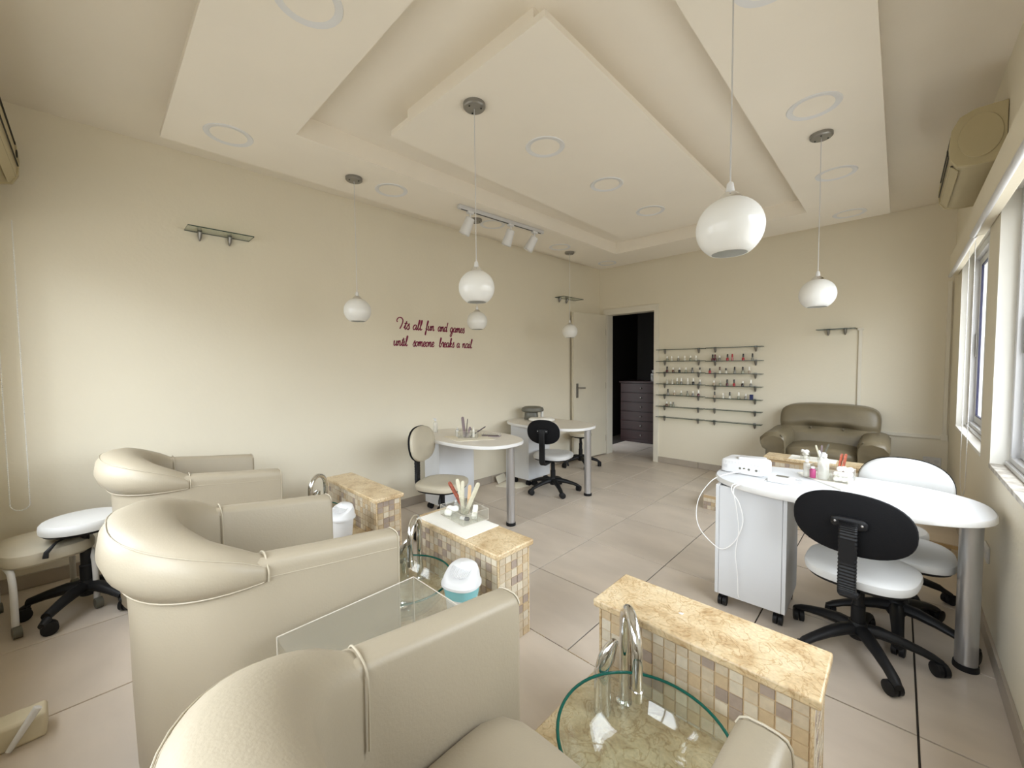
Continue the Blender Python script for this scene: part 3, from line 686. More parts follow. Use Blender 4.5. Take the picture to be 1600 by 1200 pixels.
# ------------------------------------------------------------------ air conditioners, blinds
def aircon(label, loc, rz, Lw=.80):
    """local: back at y=0, front towards -y, length along x"""
    t = thing('air_conditioner', label, 'air conditioner', loc, rz)
    prof = [(0, 0), (-.10, .0), (-.155, .012), (-.178, .05), (-.183, .11), (-.176, .19), (-.150, .245), (-.10, .268), (0, .268)]
    def pr_(x0, x1, P, name, m, bev=0):
        g = MB(); g.rings([[(x, y, z) for y, z in P] for x in (x0, x1)]); return g.build(name, m, t, bev=bev, ang=50)
    pr_(-Lw/2+.03, Lw/2-.03, prof, 'casing', M['ac'])
    big = [(y*1.03-.001 if y < 0 else 0, (z-.134)*1.015+.134) for y, z in prof]
    pr_(-Lw/2, -Lw/2+.03, big, 'end_cap', M['ac'], .003); pr_(Lw/2-.03, Lw/2, big, 'end_cap', M['ac'], .003)
    for s_ in (-1, 1):
        g = MB(); x = s_*(Lw/2+.001); g.rings([[(x, -.085+.075*cos(a), .135+.105*sin(a)) for a in [2*pi*i/28 for i in range(28)]], [(x+s_*.004, -.085+.072*cos(a), .135+.102*sin(a)) for a in [2*pi*i/28 for i in range(28)]]])
        g.build('side_disc', M['ac'], t)
    g = MB(); g.box((0, -.172, .036), (Lw-.12, .012, .006)); g.box((0, -.186, .085), (Lw-.08, .005, .004)); g.box((0, -.181, .175), (Lw-.08, .006, .003)); g.build('air_slot', M['acdark'], t, smooth=False)
    g = MB()
    g.M = Matrix.Translation((0, -.165, .022)) @ Matrix.Rotation(radians(-50), 4, 'X'); g.box((0, 0, 0), (Lw-.13, .05, .005)); g.build('louvre', M['ac'], t, bev=.002)
    g = MB(); g.blob((Lw/2-.1, -.188, .12), (.012, .008, .035), 3, 3); g.build('latch', M['acdark'], t)
    g = MB(); g.bb(-Lw/2+.01, Lw/2-.01, -.002, .006, .01, .25); g.build('mounting_plate', M['acdark'], t)
    return t
aircon('yellowed wall air conditioner high over the windows on the right', (XR-.002, .80, 2.33), radians(-90))
ac2 = aircon('yellowed wall air conditioner cut by the left edge of the picture', (-.67, YN+.002, 2.335), radians(180), .86); ac2.scale = (1, 1, 1.22)

def chain(parent, p, w, L, wv=(0, 1, 0)):
    wv = Vector(wv); P = Vector(p); pts = []
    a = P-wv*w/2; b = P+wv*w/2; N = int(L/.02)
    for k in range(N): pts.append(a+Vector((0, 0, -L*k/N)))
    for k in range(13):
        t_ = pi*k/12; pts.append(P+Vector((0, 0, -L))-wv*w/2*cos(t_)+Vector((0, 0, -.5*w*sin(t_))))
    for k in range(N): pts.append(b+Vector((0, 0, -L+L*(k+1)/N)))
    g = MB(); g.tube(pts, .0012, 5)
    acc = 0; last = pts[0]
    for i in range(1, len(pts)):
        seg = (pts[i]-last).length; acc += seg; last = pts[i]
        m_ = max(1, round(seg/.0115))
        for q in range(m_):
            c = pts[i-1].lerp(pts[i], (q+.5)/m_)
            g.add([tuple(c+Vector(v_)*.0038) for v_ in ((1, 0, 0), (-1, 0, 0), (0, 1, 0), (0, -1, 0), (0, 0, 1), (0, 0, -1))], [(0, 2, 4), (2, 1, 4), (1, 3, 4), (3, 0, 4), (2, 0, 5), (1, 2, 5), (3, 1, 5), (0, 3, 5)])
    return tag(g.build('bead_chain', M['whiteedge'], parent, smooth=False), kind='stuff')
def blind(label, axis, c0, c1, fix, z, out, chains):
    """rolled-up roller blind in a slim head box"""
    mid = (c0+c1)/2; loc = (fix, mid, z) if axis == 'y' else (mid, fix, z)
    t = thing('roller_blind', label, 'roller blind', loc); L = c1-c0; g = MB()
    if axis == 'y': g.bb(out[0], out[1], -L/2, L/2, .0, .17)
    else: g.bb(-L/2, L/2, out[0], out[1], .0, .17)
    g.build('head_box', M['wall'], t, bev=.003)
    g = MB(); h = out[0]+.004 if axis == 'y' else out[1]-.004
    if axis == 'y': g.tube([(h, -L/2+.005, .0), (h, L/2-.005, .0)], .013, 14)
    else: g.tube([(-L/2+.005, h, .0), (L/2-.005, h, .0)], .013, 14)
    g.build('bottom_rail', M['alu'], t)
    for cpos, w, Lc, wv in chains: chain(t, (cpos[0]-loc[0], cpos[1]-loc[1], cpos[2]-loc[2]), w, Lc, wv)
    return t
blind('rolled-up blind over the far window beside the back wall', 'y', .955, 2.49, XR-.003, 2.095, (-.048, 0), [((XR-.03, 1.24, 2.09), .30, 1.44, (0, 1, 0))])
blind('rolled-up blind over the near window, cut by the right edge of the picture', 'y', -1.75, .945, XR-.003, 2.095, (-.056, 0), [])
blind('rolled-up blind at the far left with a bead chain reaching down to seat height', 'x', -1.10, .70, YN+.003, 2.15, (0, .10), [((-1.062, YN+.12, 2.15), .07, 1.50, (.25, 1, 0))])
blind('rolled-up blind over the window behind the camera', 'x', .80, 2.4, YN+.003, 2.15, (0, .06), [])

# ------------------------------------------------------------------ pedicure stations
def bench(label, x0, x1, y0, y1, z0, zc, near=-1, seed=1, single=True, right=True):
    """tiled footrest bench with marble cap; near = side (-1/+1 in y) towards its chair"""
    cx, cy = (x0+x1)/2, (y0+y1)/2; t = thing('tiled_footrest_bench', label, 'bench', (cx, cy, z0))
    w, d, h = x1-x0-.036, y1-y0-.04, zc-.026-z0
    g = MB(); g.bb(-w/2, w/2, -d/2, d/2, 0, h); g.build('core', MGROUT, t, smooth=False)
    g = MB(); g.bb(-(x1-x0)/2, (x1-x0)/2, -(y1-y0)/2, (y1-y0)/2, h, h+.026); g.build('marble_cap', M['marble'], t, bev=.006, seg=3)
    for sx in (-1, 1):
        for sy in (-1, 1): g = MB(); g.box((sx*(w/2-.0), sy*(d/2-.0), h/2), (.008, .008, h-.002)); g.build('corner_strip', M['marble'], t, bev=.002)
    rnd = random.Random(seed); p = .0345; hh = p*.462
    pm_ = []
    for m_ in MOS:
        q = MB(); b = .0008; T = .0032
        q.add([(-hh, 0, -hh), (hh, 0, -hh), (hh, 0, hh), (-hh, 0, hh), (-hh+b, -T, -hh+b), (hh-b, -T, -hh+b), (hh-b, -T, hh-b), (-hh+b, -T, hh-b)], [(4, 5, 6, 7), (0, 1, 5, 4), (1, 2, 6, 5), (2, 3, 7, 6), (3, 0, 4, 7)])
        o = q.build('mosaic_tile', m_, smooth=False); pm_.append(o.data); bpy.data.objects.remove(o)
    nx = int((w-.010)/p); ny = int((d-.008)/p); nz = int(h/p); pxx = (w-.010)/nx; pyy = (d-.008)/ny; pz = h/nz
    def place(c, rz, sx):
        o = bpy.data.objects.new('mosaic_tile', rnd.choices(pm_, (34, 24, 17, 25))[0]); COL.objects.link(o); o.parent = t
        o.location = c; o.rotation_euler = (rnd.uniform(-.02, .02), 0, rz); o.scale = (sx, 1, pz/p)
    js = MB()
    if single:
        for a in range(nx):
            for b in range(nz): place((-w/2+.005+(a+.5)*pxx, near*d/2, (b+.5)*pz), 0 if near < 0 else pi, pxx/p)
        for a in range(ny):
            for b in range(nz): place((w/2, -d/2+.004+(a+.5)*pyy, (b+.5)*pz), pi/2, pyy/p)
    else:
        mosaic_joined(js, (-w/2, near*d/2, 0), (1, 0, 0), nx, nz, p, (0, near, 0), seed)
        mosaic_joined(js, (w/2, -d/2, 0), (0, 1, 0), ny, nz, p, (1, 0, 0), seed+1)
    mosaic_joined(js, (-w/2, -near*d/2, 0), (1, 0, 0), nx, nz, p, (0, -near, 0), seed+2)
    mosaic_joined(js, (-w/2, -d/2, 0), (0, 1, 0), ny, nz, p, (-1, 0, 0), seed+3)
    tag(js.build('mosaic_back', MOS, t, smooth=False), kind='stuff')
    return t
SLZ = .32
def plinth(label, x0, x1, y0, y1, z0):
    t = thing('basin_plinth', label, 'plinth', ((x0+x1)/2, (y0+y1)/2, z0)); w, d = x1-x0, y1-y0; h = SLZ-z0
    g = MB(); g.bb(-w/2+.01, w/2-.01, -d/2+.01, d/2, 0, h-.022); g.build('core', M['stone'], t, smooth=False)
    g = MB(); g.bb(-w/2, w/2, -d/2, d/2, h-.022, h); g.build('marble_slab', M['marble'], t, bev=.004)
    g = MB(); mosaic_joined(g, (-w/2+.009, -d/2+.01, 0), (0, 1, 0), int(d/.0345), int((h-.022)/.0345), .0345, (-1, 0, 0), 9)
    mosaic_joined(g, (w/2-.009, -d/2+.01, 0), (0, 1, 0), int(d/.0345), int((h-.022)/.0345), .0345, (1, 0, 0), 19)
    tag(g.build('mosaic_edge', MOS, t, smooth=False), kind='stuff'); return t
def basin(label, x, y):
    t = thing('glass_basin', label, 'basin', (x, y, SLZ))
    P = [(.0, .006), (.05, .006), (.09, .012), (.135, .035), (.17, .070), (.193, .105), (.205, .135)]
    o_ = [(0, .0)]+[(r+.006, z-.006) for r, z in P[1:]]
    g = MB(); g.lathe(o_, 56, cap=False); g.lathe([(r-.004, z+.002) for r, z in P[::-1] if r > 0]+[(0, .008)], 56, cap=False); g.build('bowl', M['basin'], t)
    g = MB(); n = 56; g.rings([[((.208+.0044*cos(a))*cos(b), (.208+.0044*cos(a))*sin(b), .136+.0038*sin(a)) for a in [2*pi*q/8 for q in range(8)]] for b in [2*pi*q/n for q in range(n+1)]], cap=False); g.build('rim', M['rim'], t)
    g = MB(); g.lathe([(0, .0185), (.018, .018), (.024, .012), (.02, .008)], 20); g.build('drain', M['chrome'], t)
    return t
def faucet(label, x, y, rz=0):
    t = thing('gooseneck_faucet', label, 'faucet', (x, y, SLZ), rz)
    g = MB(); g.lathe([(.024, 0), (.024, .006), (.016, .012), (.0135, .02)], 20); g.build('base_ring', M['chrome'], t)
    dx, dy = .10, -.115; L = hypot(dx, dy); ux, uy = dx/L, dy/L; r = L/2
    pts = [(0, 0, .01), (0, 0, .10), (0, 0, .24)]+[(ux*(r-r*cos(a)), uy*(r-r*cos(a)), .25+r*1.05*sin(a)) for a in [pi*k/16 for k in range(1, 16)]]
    pts += [(dx, dy, .245), (dx*1.01, dy*1.01, .20), (dx*1.01, dy*1.01, .165)]
    g = MB(); g.tube(pts, [.0150]*(len(pts)-3)+[.0145, .014, .0135], 16); sp_ = g.build('spout', M['chrome'], t)
    g = MB(); g.tube([(dx*1.01, dy*1.01, .168), (dx*1.01, dy*1.01, .140)], .0158, 14); a = g.build('aerator', M['chrome'], sp_)
    g = MB(); g.tube([(dx*1.01, dy*1.01, .1395), (dx*1.01, dy*1.01, .1385)], .010, 12); g.build('nozzle', M['black'], sp_)
    lx, ly = -.034, -.072
    g = MB(); g.lathe([(.027, 0), (.027, .01), (.025, .02), (.025, .095), (.027, .115), (.022, .130), (.008, .137)], 20, (lx, ly, 0)); lv = g.build('lever_body', M['chrome'], t)
    g = MB(); g.tube([(lx, ly, .11), (lx+.002, ly+.002, .135), (lx+.010, ly+.010, .168), (lx+.020, ly+.020, .198), (lx+.028, ly+.028, .216)], [.024, .032, .033, .024, .014], 16, flat=.70); g.build('lever_handle', M['chrome'], lv)
    return t
def bin_(label, x, y, rz, bag=False, z=SLZ):
    t = thing('waste_bin', label, 'bin', (x, y, z), rz)
    g = MB(); g.pad(sup(.070, .062, 2.4, 32), [(.74, 0), (.78, .004), (1, .165)]); g.build('bin_body', M['plast'], t)
    if bag:
        g = MB(); g.pad(sup(.0715, .0635, 2.4, 32), [(.93, .115), (1.01, .150), (1.02, .166)]); g.build('bin_bag', M['teal'], t)
    g = MB()
    o_ = sup(.076, .068, 2.4, 32)
    rings = [[(x_*k, y_*k, z_+sl*y_*6*.15) for x_, y_ in o_] for k, z_, sl in ((1.0, .158, 0), (1.06, .160, 0), (1.06, .170, 0), (.99, .178, .05), (.95, .196, .30), (.88, .208, .42), (.74, .213, .45), (.1, .217, .45))]
    g.rings(rings); g.build('bin_lid', M['plast'], t)
    g = MB()
    for k in range(-6, 7):
        x_ = k*.0078; L = .040*math.sqrt(max(.05, 1-(k/7)**2))
        g.tube([(x_*.9, -L, .2145-L*.405), (x_, 0, .2175), (x_*.9, L*.9, .2145+L*.9*.405)], .0020, 5)
    tag(g.build('lid_rib', M['plast'], t), kind='stuff')
    return t
ST = [('by the left wall', -.70, .05, -1.485, -1.285, .56), ('in the middle', .487, 1.13, -1.50, -1.27, .575), ('nearest the camera on the right', 1.585, 2.205, -1.492, -1.265, .575)]
for i, (w_, x0, x1, y0, y1, zc) in enumerate(ST):
    bench('mosaic tiled footrest bench with beige marble cap, %s' % w_, x0, x1, y0, y1, PZ, zc, -1, 11+i*7)
    plinth('low beige marble plinth under the glass basin %s' % w_, x0, x1, -1.885, y0+.019, PZ)
basin('green rimmed glass bowl basin largely hidden behind the chair near the left wall', -.35, -1.745)
basin('green rimmed glass bowl basin before the middle tiled bench', .79, -1.745)
basin('large looking green rimmed glass bowl basin at the bottom of the picture', 1.885, -1.74)
faucet('chrome gooseneck faucet arching above the armchair nearest the left wall', -.485, -1.565, radians(-8))
faucet('chrome gooseneck faucet at the left end of the middle tiled bench', .635, -1.555)
faucet('chrome gooseneck faucet over the big glass basin at the bottom of the picture', 1.725, -1.535)
bin_('white swing-lid waste bin on the plinth near the left wall bench', -.035, -1.655, .4)
bin_('white swing-lid waste bin lined with a teal bag beside the middle bench', 1.045, -1.625, .35, True)

def tub_chair(label, x, y, z, rz=0):
    """barrel armchair, front towards +y, origin on the floor"""
    t = thing('tub_armchair', label, 'armchair', (x, y, z), rz, 'beige tub armchairs of the pedicure stations')
    Wd, F, Bk, J = .335, .345, -.345, -.075
    path = []
    NA = 9
    for k in range(NA): path.append((Wd, F+(J-F)*k/(NA-1), 0))
    nb = 28
    for k in range(1, nb):
        a = pi*k/nb; c, s_ = cos(a), sin(a)
        path.append((Wd*math.copysign(abs(c)**(2/2.5), c), J+(Bk-J)*abs(s_)**(2/2.5), 0))
    for k in range(NA): path.append((-Wd, J+(F-J)*k/(NA-1), 0))
    P = [Vector(p) for p in path]; N = len(P); nrm = []
    for i in range(N):
        a = P[max(0, i-1)]; b = P[min(N-1, i+1)]; d = (b-a).normalized(); nrm.append(Vector((d.y, -d.x, 0)))
    for i in range(N):
        if nrm[i].dot(P[i]-Vector((0, 0, 0))) < 0 and abs(P[i].y) > .0: nrm[i] = -nrm[i]
    nrm[0] = nrm[1] = Vector((1, 0, 0)); nrm[-1] = nrm[-2] = Vector((-1, 0, 0))
    def info(i):
        # u: 0 on the arms .. 1 at the middle of the back; s: 0 at joint .. 1 at arm front
        if NA-1 <= i <= N-NA:
            q = (i-(NA-1))/(N-2*NA+1); return sin(pi*q)**.62, 0
        return 0, (P[i].y-J)/(F-J)
    def armtop(s_): return .682-.014*math.sin(pi*s_)-.052*s_*s_
    ZS = .62
    def body_sec(i):
        u, s_ = info(i); zt = (armtop(s_) if u == 0 else armtop(0)-.02*u)
        zo = zt-.012
        th = .082+.055*u
        if u > .35: zo = ZS+.01
        return [(-.010-.004*u, .03), (-.006-.002*u, .045), (-.004-.0*u, .25), (-.004, .45), (0, zo-.022), (-.002, zo-.002), (-.009, zo+.009), (-.020, zt+.001), (-.04, zt+.003),
                (-th+.018, zt+.002), (-th+.006, zt-.005), (-th, zt-.018), (-th, .45), (-th-.0, .30)]
    g = MB(); R = []
    for i in range(N):
        R.append([tuple(P[i]+nrm[i]*o+Vector((0, 0, zz))) for o, zz in body_sec(i)])
    # rounded vertical front edges
    for end, sg in ((0, 1), (-1, 1)):
        base = R[end]; c = Vector((sum(p[0] for p in base)/len(base), base[0][1], 0))
        new = [(c.x+(p[0]-c.x)*.86, p[1]+.014, p[2]-(.012 if p[2] > .5 else 0)) for p in base]
        new2 = [(c.x+(p[0]-c.x)*.97, p[1]+.008, p[2]-(.003 if p[2] > .5 else 0)) for p in base]
        if end == 0: R = [new, new2]+R
        else: R = R+[new2, new]
    g.rings(R, close=True); g.build('shell', M['leather'], t, ang=55)
    # bulging headrest roll around the back
    g = MB(); R = []
    i0, i1 = NA-1, N-NA
    for i in range(i0, i1+1):
        u, _ = info(i); v = min(1, .0+u)
        top = .688+.112*v
        if u < 1e-6: v = 0
        sec = [(-.012, ZS-.012), (.004+.010*v, ZS+.0), (.008+.036*v, ZS+.012+.028*v), (.008+.050*v, ZS+.028+.055*v), (.004+.046*v, ZS+.038+.092*v), (-.006+.034*v, ZS+.046+.118*v),
               (-.022+.016*v, top-.004), (-.040-.004*v, top), (-.060-.022*v, top-.004-.006*v), (-.078-.040*v, top-.014-.018*v), (-.086-.056*v, top-.035-.05*v), (-.086-.062*v, top-.08-.08*v), (-.084-.06*v, .50), (-.06-.04*v, .50), (-.045, ZS-.02)]
        R.append([tuple(P[i]+nrm[i]*o+Vector((0, 0, zz))) for o, zz in sec])
    for end in (0, -1):
        base = R[end]; c = Vector([sum(p[k] for p in base)/len(base) for k in range(3)]); dd = .012
        new = [(c.x+(p[0]-c.x)*.80, p[1]+dd, c.z+(p[2]-c.z)*.86) for p in base]; n2 = [(c.x+(p[0]-c.x)*.95, p[1]+dd*.7, c.z+(p[2]-c.z)*.97) for p in base]
        R = [new, n2]+R if end == 0 else R+[n2, new]
    g.rings(R); roll = g.build('headrest_roll', M['leather'], t, ang=60)
    # seams
    def rail(idx, f, r, name, parent, closed=False):
        g = MB(); pts = []
        for i in idx:
            o, zz = f(i); pts.append(P[i]+nrm[i]*o+Vector((0, 0, zz)))
        g.tube(pts, r, 6); return g.build(name, M['leather_seam'], parent)
    rail(range(i0, i1+1), lambda i: (.004+.012*info(i)[0], ZS+.001), .0024, 'piping', roll)
    rail(range(i0, i1+1), lambda i: (-.003+.037*info(i)[0], ZS+.044+.116*info(i)[0]), .0016, 'stitched_seam', roll)
    for sg, rng in ((1, range(0, NA)), (-1, range(N-NA, N))):
        rail(rng, lambda i: (.0002, armtop(info(i)[1])-.052), .0013, 'stitched_seam', t)
        e_ = 0 if sg > 0 else N-1; sec = body_sec(e_); g = MB()
        g.tube([P[e_]+nrm[e_]*o+Vector((0, .008, zz)) for o, zz in sec[1:12]], .0022, 6); g.build('piping', M['leather_seam'], t)
        j_ = NA-1 if sg > 0 else N-NA; g = MB(); top = .688
        sec = [(.006, ZS), (.010, ZS+.03), (-.004, ZS+.046), (-.022, top), (-.040, top+.003), (-.062, top-.002), (-.082, top-.016), (-.090, top-.05), (-.088, .52)]
        g.tube(catmull([P[j_]+nrm[j_]*o+Vector((0, .012, zz)) for o, zz in sec], 3), .0022, 6); g.build('piping', M['leather_seam'], t)
    # seat cushion, front apron, feet
    sw = Wd-.088
    g = MB(); g.blob((0, .030, .350), (sw*2, .50, .13), 7, 10, fn=lambda q: (q[0], q[1], q[2]+(.015*(1-(q[0]/sw)**2)*(1-(q[1]/.27)**2) if q[2] > 0 else 0)))
    g.build('seat_cushion', M['leather'], t, merge=True)
    g = MB(); g.bb(-sw, sw, -.18, .255, .04, .295); g.build('seat_base', M['leather'], t, bev=.012)
    for fx in (-.24, .24):
        for fy in (-.2, .27):
            g = MB(); g.lathe([(.018, 0), (.022, .045)], 14, (fx, fy, 0)); g.build('foot', M['black'], t)
    return t
tub_chair('beige leatherette tub armchair farthest left, against the lettered wall', -.60, -2.25, PZ)
tub_chair('beige leatherette tub armchair in the middle of the row', .695, -2.25, PZ)
tub_chair('beige leatherette tub armchair nearest the camera, cut by the bottom edge', 1.875, -2.25, PZ)

# acrylic side table between the middle and near armchairs
t = thing('acrylic_side_table', 'clear acrylic side table between the middle and nearest armchairs', 'side table', (1.235, -2.09, PZ))
g = MB(); w, L, hh = .155, .44, .475
g.bb(-w, w, -L/2, L/2, hh-.008, hh); g.build('table_top', M['acrylic'], t, smooth=False)
for sx in (-1, 1):
    g = MB(); g.bb(sx*w-.004, sx*w+.004, -L/2, L/2, 0, hh-.008); g.build('side_panel', M['acrylic'], t, smooth=False)
g = MB(); g.bb(-w, w, L/2-.008, L/2, 0, hh-.0085); g.build('end_panel', M['acrylic'], t, smooth=False)
g = MB()
for a, b in (((-w, -L/2, hh), (-w, L/2, hh)), ((-w, L/2, hh), (w, L/2, hh)), ((w, -L/2, hh), (w, L/2, hh)), ((-w, L/2, hh), (-w, L/2, 0)), ((w, L/2, hh), (w, L/2, 0)), ((-w, -L/2, hh), (-w, -L/2, 0))): g.tube([a, b], .0019, 6)
tag(g.build('polished_edge', M['acryledge'], t), kind='stuff')

# station in the far corner (sofa, bench, basin) on its own platform
bench('mosaic tiled footrest bench with marble cap standing before the sofa', 1.48, 2.16, 1.385, 1.595, P4Z, .56, 1, 51, False)
plinth('low marble plinth between the sofa and its tiled bench', 1.48, 2.16, 1.575, 1.98, P4Z)
basin('glass bowl basin between the sofa and its tiled bench', 1.83, 1.80)

def sofa():
    t = thing('leather_sofa', 'olive brown leather sofa against the back wall with rolled arms and tufted back', 'sofa', (1.80, 2.38, P4Z))
    Wd = .44
    g = MB(); g.bb(-Wd+.03, Wd-.03, -.30, .34, .06, .26); g.build('base', M['sofa'], t, bev=.02)
    for fx in (-.36, .36):
        for fy in (-.32, .30): g = MB(); g.lathe([(.02, 0), (.026, .06)], 12, (fx, fy, 0)); g.build('foot', M['black'], t)
    g = MB(); g.blob((0, -.09, .32), (.60, .58, .19), 5, 12, fn=lambda q: (q[0], q[1], q[2]+(.02*(1-(q[0]/.3)**2) if q[2] > 0 else 0))); g.build('seat_cushion', M['sofa'], t, merge=True)
    def bf(q):
        x, y, z = q; y += (z)*.22 + (.04 if y > 0 else 0)
        if q[1] < 0:
            for bx_ in (-.13, .13):
                d2 = ((x-bx_)/.10)**2+((z-.05)/.035)**2; y += .045*math.exp(-d2)
            y += .030*math.exp(-((z-.05)/.022)**2)*(1 if abs(x) < .2 else .55)
        x *= 1+.05*(z/.3)
        z += .015*cos(x*4)
        return (x, y, z)
    g = MB(); g.blob((.0, .20, .51), (.80, .23, .56), 5.5, 26, fn=bf); bk = g.build('back_cushion', M['sofa'], t, merge=True)
    for bx_ in (-.13, .13): g = MB(); g.blob((bx_, .13, .56), (.022, .015, .022), 2, 4); g.build('tuft_button', M['sofa_seam'], bk)
    for s_ in (-1, 1):
        g = MB(); sec = [(-.05, .03), (.10, .03), (.105, .42), (.13, .41), (.155, .44), (.155, .48), (.12, .52), (.04, .54), (-.03, .525), (-.055, .495), (-.06, .43)]
        R = []
        for yy, k, dz in ((-.375, .82, -.03), (-.385, .93, -.01), (-.36, 1.02, 0), (-.30, 1, .01), (-.1, 1, .012), (.1, 1, .02), (.25, .98, .02), (.34, .95, .01)):
            R.append([(s_*(.325+.04+(o-.04)*k), yy if zz > .42 or yy > -.33 else -.33, .3+(zz-.3)*(k if yy < -.3 else 1)+(dz if zz > .4 else 0)) for o, zz in sec])
        g.rings(R if s_ > 0 else R); a = g.build('arm', M['sofa'], t, ang=50)
        g = MB(); g.tube([(s_*(.325+.105), -.335, .05), (s_*(.325+.108), -.335, .42)], .005, 6); g.tube([(s_*(.325-.052), -.335, .05), (s_*(.325-.058), -.34, .45), (s_*(.325-.02), -.385, .53)], .005, 6); g.build('piping', M['sofa_seam'], a)
    return t
sofa()

# ------------------------------------------------------------------ castor chairs
def five_star(t, M_, R=.27, hub=.105, rot=0.0, gas=.36, bellows=True):
    g = MB(); g.lathe([(.030, hub-.035), (.040, hub-.02), (.042, hub+.02), (.033, hub+.045)], 20); g.build('hub', M['black'], t)
    for k in range(5):
        a = rot+2*pi*k/5; c, s_ = cos(a), sin(a)
        def Q(r, z, o=0): return (c*r-s_*o, s_*r+c*o, z)
        R_l = []
        for r, z, w, h in ((.02, hub+.012, .030, .028), (.08, hub+.012, .029, .027), (.15, hub-.002, .025, .022), (.22, hub-.022, .022, .018), (R-.01, hub-.038, .022, .017), (R+.020, hub-.052, .015, .012)):
            R_l.append([Q(r, z+h*sin(b), w*cos(b)) for b in [2*pi*q/10 for q in range(10)]])
        g = MB(); g.rings(R_l); leg = g.build('base_arm', M['black'], t)
        g = MB(); tw = rot*3+k*1.7; cc, ss = cos(a+tw), sin(a+tw); cx, cy = Q(R, 0)[:2]
        g.tube([(cx, cy, hub-.045), (cx, cy, .045)], .007, 8)
        for o in (-.013, .013):
            px_, py_ = cx+cc*.012-ss*o, cy+ss*.012+cc*o; r = .030
            ax = Vector((-ss, cc, 0)); w = .011
            rr = []
            for off, rad in ((-w, r*.8), (-w*.8, r), (w*.8, r), (w, r*.8)):
                cN = Vector((px_, py_, r))+ax*off; rr.append([tuple(cN+Vector((cc, ss, 0))*rad*cos(b)+Vector((0, 0, 1))*rad*sin(b)) for b in [2*pi*q/16 for q in range(16)]])
            g.rings(rr)
        g.box((cx+cc*.006, cy+ss*.006, .046), (.04, .034, .016), a+tw); g.build('castor', M['black'], leg)
    g = MB(); g.lathe([(.027, hub+.03), (.027, hub+.12), (.022, hub+.125), (.022, hub+.20), (.017, hub+.205), (.017, gas-.02)], 18); g.build('gas_column', M['black'], t)
def lever(t, z, ang):
    g = MB(); c, s_ = cos(ang), sin(ang); g.tube([(c*.03, s_*.03, z), (c*.12, s_*.12, z-.012), (c*.16, s_*.16, z-.045), (c*.165, s_*.165, z-.07)], [.005, .005, .010, .011], 8); g.build('height_lever', M['black'], t)
def task_chair(label, x, y, zs, rz, seatmat, baserot, hubz=.105, z0=0, sw=.205, sd=.20, bw=.195, bh=.13, bz=.26, by=-.255, lean=.06, ribbed=True, group='wheeled nail desk chairs', off=(0, 0)):
    """seat faces +y locally; zs = seat top height"""
    t = thing('task_chair', label, 'chair', (x, y, z0), rz, group)
    five_star(t, None, rot=baserot, hub=hubz, gas=zs-.07)
    O = sup(sw, sd, 2.9, 44); O = [(px_*(1+.06*py_/sd), py_) for px_, py_ in O]
    g = MB(); g.pad(O, [(.90, zs-.052), (.985, zs-.045), (1.0, zs-.028), (.985, zs-.012), (.93, zs-.003), (.75, zs+.001), (.4, zs-.004), (.05, zs-.008)], (off[0], off[1], 0)); g.build('seat_pad', seatmat, t)
    g = MB(); g.pad(O, [(.80, zs-.066), (.93, zs-.060), (.955, zs-.048)], (off[0], off[1], 0)); g.box((0, 0, zs-.075), (.14, .16, .02)); g.build('seat_pan', M['black'], t)
    lever(t, zs-.075, .35)
    zb = zs+bz
    # spine
    pts = [(0, -.05, zs-.072), (0, by+.045, zs-.072), (0, by-.005, zs-.055), (0, by-.02, zs-.02), (0, by-.02, zs+.08), (0, by-.024, zb-.03), (0, by-.022, zb+.02)]
    cp = catmull(pts, 5); rr = []; n_ = len(cp)
    if ribbed: cp = [cp[0].lerp(cp[-1], 0)]+cp
    g = MB(); P_ = []
    dense = []
    for i in range(len(cp)-1):
        for q in range(3): dense.append(cp[i].lerp(cp[i+1], q/3))
    dense.append(cp[-1]); R2 = []
    for i, p in enumerate(dense):
        a = dense[max(0, i-1)]; b = dense[min(len(dense)-1, i+1)]; d = (b-a).normalized() if (b-a).length > 1e-9 else Vector((0, -1, 0)); nn = Vector((0, d.z, -d.y)); k = 1.0+(.07 if (ribbed and i % 2) else 0)
        w, h = .030*k, .011*(1+(k-1)*3)
        R2.append([tuple(p+Vector((sx*w, 0, 0))+nn*sy*h) for sx, sy in ((-1, -.6), (-.8, -1), (.8, -1), (1, -.6), (1, .6), (.8, 1), (-.8, 1), (-1, .6))])
    g.rings(R2); g.build('spine', M['black'], t, ang=30)
    # backrest pad and shell, leaning
    O = sup(bw, bh, 2.35, 44)
    def br(layers, name, m):
        g = MB(); R = []
        for k, yy in layers:
            R.append([(px_*k, by+yy-lean*(pz_*k)+.10*(px_*k)**2*2.2, zb+pz_*k) for px_, pz_ in O])
        g.rings(R[::-1]); return g.build(name, m, t)
    br([(.88, .000), (1.0, .006), (1.015, .014), (.99, .020)], 'back_shell', M['blackfab'])
    br([(.97, .020), (1.0, .028), (.97, .044), (.88, .054), (.6, .058), (.1, .056)], 'back_pad', seatmat)
    g = MB(); g.blob((0, by-.012, zb+.01), (.125, .024, .05), 3.5, 6)
    bk = g.build('back_bracket', M['black'], t, merge=True)
    g = MB(); g.blob((-.045, by-.024, zb+.012), (.010, .004, .010), 2, 3); g.blob((.045, by-.024, zb+.012), (.010, .004, .010), 2, 3); tag(g.build('bracket_screw', M['steel'], bk), kind='stuff')
    return t
